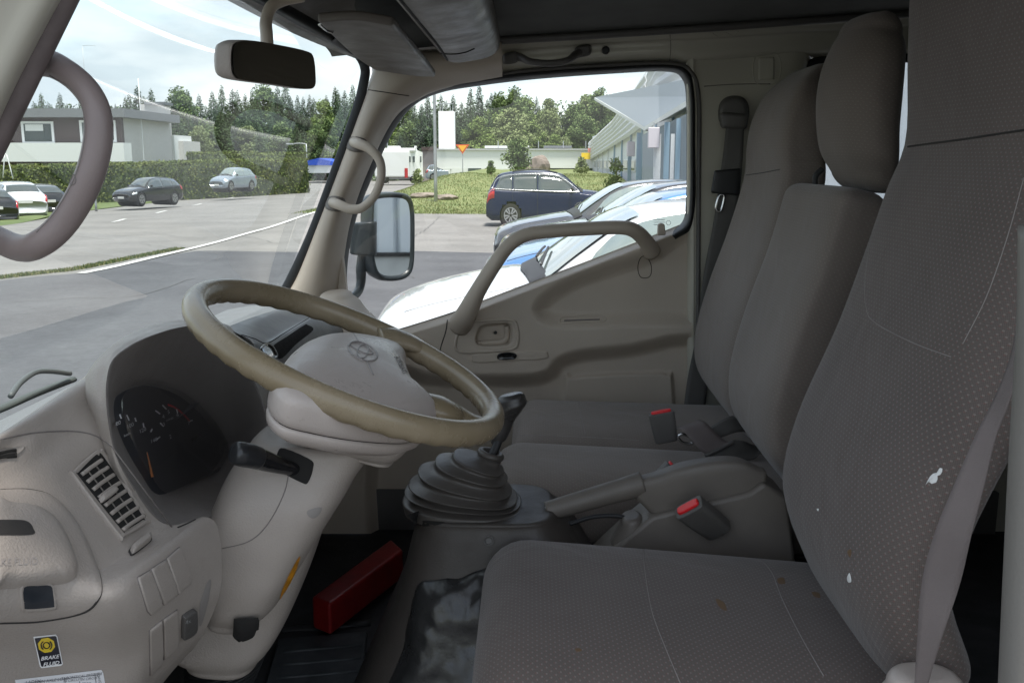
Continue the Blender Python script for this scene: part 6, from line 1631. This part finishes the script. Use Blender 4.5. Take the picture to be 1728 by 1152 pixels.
    for f0, f1, nm in ((c0c + .012, c0c + .165, 'windscreen'), (c1c - .07, c1c - .005, 'rear_window')):
        V = []
        for a in np.linspace(0, 1, 10):
            for b in np.linspace(-1, 1, 13):
                f_ = f0 + (f1 - f0) * a; s = np.array([np.interp(f_, S[:, 0], S[:, k]) for k in range(4)]); h = cr(secn(s), 34)
                yy = abs(b) * h[23][0] * .93; z = np.interp(yy, h[22:][::-1][:, 0], h[22:][::-1][:, 1]); V.append((f_ * Lc + (-.012 if f0 < .5 else .012), math.copysign(yy, b), z + .012))
        F = [(i * 13 + j, i * 13 + j + 1, (i + 1) * 13 + j + 1, (i + 1) * 13 + j) for i in range(9) for j in range(12)]
        mesh(nm, V, F, gm_, t, local=True)
    cwl = []
    for a in (-.012, .016):
        f_ = c0c + a; s = np.array([np.interp(f_, S[:, 0], S[:, k]) for k in range(4)]); h = cr(secn(s), 34)
        for b in np.linspace(-1, 1, 13):
            yy = abs(b) * h[22][0]; z = np.interp(yy, h[22:][::-1][:, 0], h[22:][::-1][:, 1]); cwl.append(((f_ + .012 * (1 - abs(b)) * -1) * Lc, math.copysign(yy, b), z + .010))
    mesh('cowl', cwl, [(j, j + 1, 14 + j, 13 + j) for j in range(12)], blackT, t, local=True)
    for y0_, y1_ in ((-.35, .25), (.2, .62)):
        q0, q1 = [], []
        for q in range(6):
            f_ = c0c + .012 + .022 * q / 5; s = np.array([np.interp(f_, S[:, 0], S[:, k]) for k in range(4)]); h = cr(secn(s), 34)
            yy = y0_ + (y1_ - y0_) * q / 5; z = np.interp(abs(yy), h[22:][::-1][:, 0], h[22:][::-1][:, 1]); q0.append((f_ * Lc - .02, yy, z + .035))
        tube('wiper', q0, .010, blackT, t, 6, 10, local=True)
    panel('bonnet_crease', .06, c0c - .03, 26.0, 26.25, mat('crease_shadow', (.35, .36, .37), .5) if col_.name.startswith('white') else blackT, 1, 10, 2, lift=.0015)
    panel('bonnet_crease', .06, c0c - .03, 26.0, 26.25, MATS['crease_shadow'] if col_.name.startswith('white') else blackT, -1, 10, 2, lift=.0015)
    zf = S[4][1] * .62
    box('grille', (-.005, -W2 * .42, zf - .02), (.04, W2 * .42, zf + .10), blackT, t, local=True, bevel=.01)
    box('number_plate', (-.02, -.26, .36), (.01, .26, .47), plateM, t, local=True)
    box('rear_plate', (Lc - .03, -.26, .70), (Lc + .02, .26, .81), plateM, t, local=True)
    for sd_ in ((1, -1) if rails else ()):
        tube('roof_rail', [(Lc * .45, sd_ * .52, K['prof'][8][1] + .03), (Lc * .6, sd_ * .52, K['prof'][9][1] + .07), (Lc * .8, sd_ * .5, K['prof'][11][1] + .05)], .018, blackT, t, 6, 12, local=True)
    return t
def put(t, x, y, rz):
    t.location = (x, y, gz(x, y)); t.rotation_euler = (0, 0, rz)
white_ = paint('white_car_paint', (.52, .54, .56)); bluec = paint('light_blue_car_paint', (.09, .22, .46), .22, .3); darkg = paint('anthracite_car_paint', (.06, .062, .068), .2, .3); navy = mat('navy_car_paint', (.008, .015, .055), .22, spec=.35, coat=.12)
blk_ = paint('black_car_paint', (.012, .014, .016), .15); slv = paint('silver_blue_paint', (.26, .31, .36), .25, .4); darkb = paint('graphite_car_paint', (.035, .037, .045), .18, .2)
# row of parked cars beside the truck, noses towards the road
c = make_car('parked_car', 'hatch', white_, 'white car parked nearest, its bonnet right below the passenger window', win=cgl2); put(c, -1.12, 6.9, R_(3)); c['group'] = 'cars in the row beside the truck'
c = make_car('parked_car', 'hatch', bluec, 'light blue car parked between the white and the dark cars', win=cgl2); put(c, -.50, 10.2, R_(2)); c['group'] = 'cars in the row beside the truck'
c = make_car('parked_car', 'wagon', darkb, 'graphite car in the row directly behind the light blue one', win=cgl2); put(c, -.42, 13.0, R_(2)); c.scale = (1, 1, 1.06); c['group'] = 'cars in the row beside the truck'
c = make_car('parked_car', 'wagon', darkg, 'dark grey car farthest away in the row beside the truck', win=cgl2); put(c, -.58, 15.8, R_(2)); c.scale = (1, 1, 1.06); c['group'] = 'cars in the row beside the truck'
# dark blue suv side on
c = make_car('parked_suv', 'suv', navy, 'dark blue suv parked side on in front of the grassy mound', 'suv', rails=True)
q = P(820, 300, 31.0); put(c, q.x + 4.9 * .86, 31.9, R_(180)); c.scale = (.86, 1, 1)
tube('window_chrome', [(.30 * 4.9 + .1, .95, 1.13), (2.9, .96, 1.16), (4.5, .93, 1.22), (4.62, .86, 1.3), (4.4, .72, 1.58), (3.6, .69, 1.68), (2.4, .70, 1.66), (1.95, .75, 1.52), (1.42, .93, 1.16)], .014, chrome, c, 6, 60, closed=True, local=True)
# across the road
def carpx(t, px, py, Y, ang, corner=None):
    q = P(px, py, Y); put(t, q.x, Y, R_(ang))
def by_nose(t, px, py, Y, ang, sc_=1):
    q = P(px, py, Y); t.location = (q.x, Y, q.z); t.rotation_euler = (0, 0, R_(ang)); t.scale = (sc_,) * 3; t['group'] = 'cars across the road'
def by_tail(t, px, py, Y, ang, Lc, sc_=1):
    q = P(px, py, Y); t.location = (q.x - Lc * sc_ * math.cos(R_(ang)), Y - Lc * sc_ * math.sin(R_(ang)), q.z); t.rotation_euler = (0, 0, R_(ang)); t.scale = (sc_,) * 3; t['group'] = 'cars across the road'
c = make_car('parked_car', 'wagon', blk_, 'black estate car parked on the verge, facing left', win=cgl); by_nose(c, 205, 347, 47, 62, .98); c.scale = (.72, .85, .93)
c = make_car('parked_car', 'hatch', slv, 'silver hatchback parked farther along the hedge', win=cgl2); by_nose(c, 366, 323, 58, 62, .98); c.scale = (.66, .8, .93)
c = make_car('parked_car', 'hatch', white_, 'white hatchback with red tail lamps at the far left', win=cgl); by_tail(c, 46, 373, 42, -48, 4.2, 1.12)
c = make_car('parked_car', 'wagon', blk_, 'black estate car with red tail lamp behind the white hatchback', win=cgl); by_tail(c, 86, 369, 46, -46, 4.6, 1.12)
c = make_car('parked_car', 'hatch', blk_, 'dark car cut off by the near pillar, in front of the white hatchback', win=cgl); by_tail(c, -4, 384, 37, -48, 4.2, 1.0)
c = make_car('parked_suv', 'suv', slv, 'small grey suv standing behind the lamp post on the mound', 'suv', win=cgl); q = P(782, 300, 93); c.location = (q.x, 93, mz(q.x - 1.6, 93)); c.rotation_euler = (0, 0, R_(180 + 8)); c.scale = (.75, .85, .85)
# low wooden gate and swing by the road at the left
gt = thing('garden_frame', 'thin white swing frame on the lawn left of the hedge', 'swing frame', at(8, 50))
for l in ([(5, 300), (8, 262), (10, 262)], [(22, 302), (12, 264), (9, 262)]):
    tube('frame_leg', pts(l, 50), .03, winF, gt, 6, 6)
pole('gate_post', 158, 305, 47, .06, 'grey gate post beside the black estate car', 'post', galv)
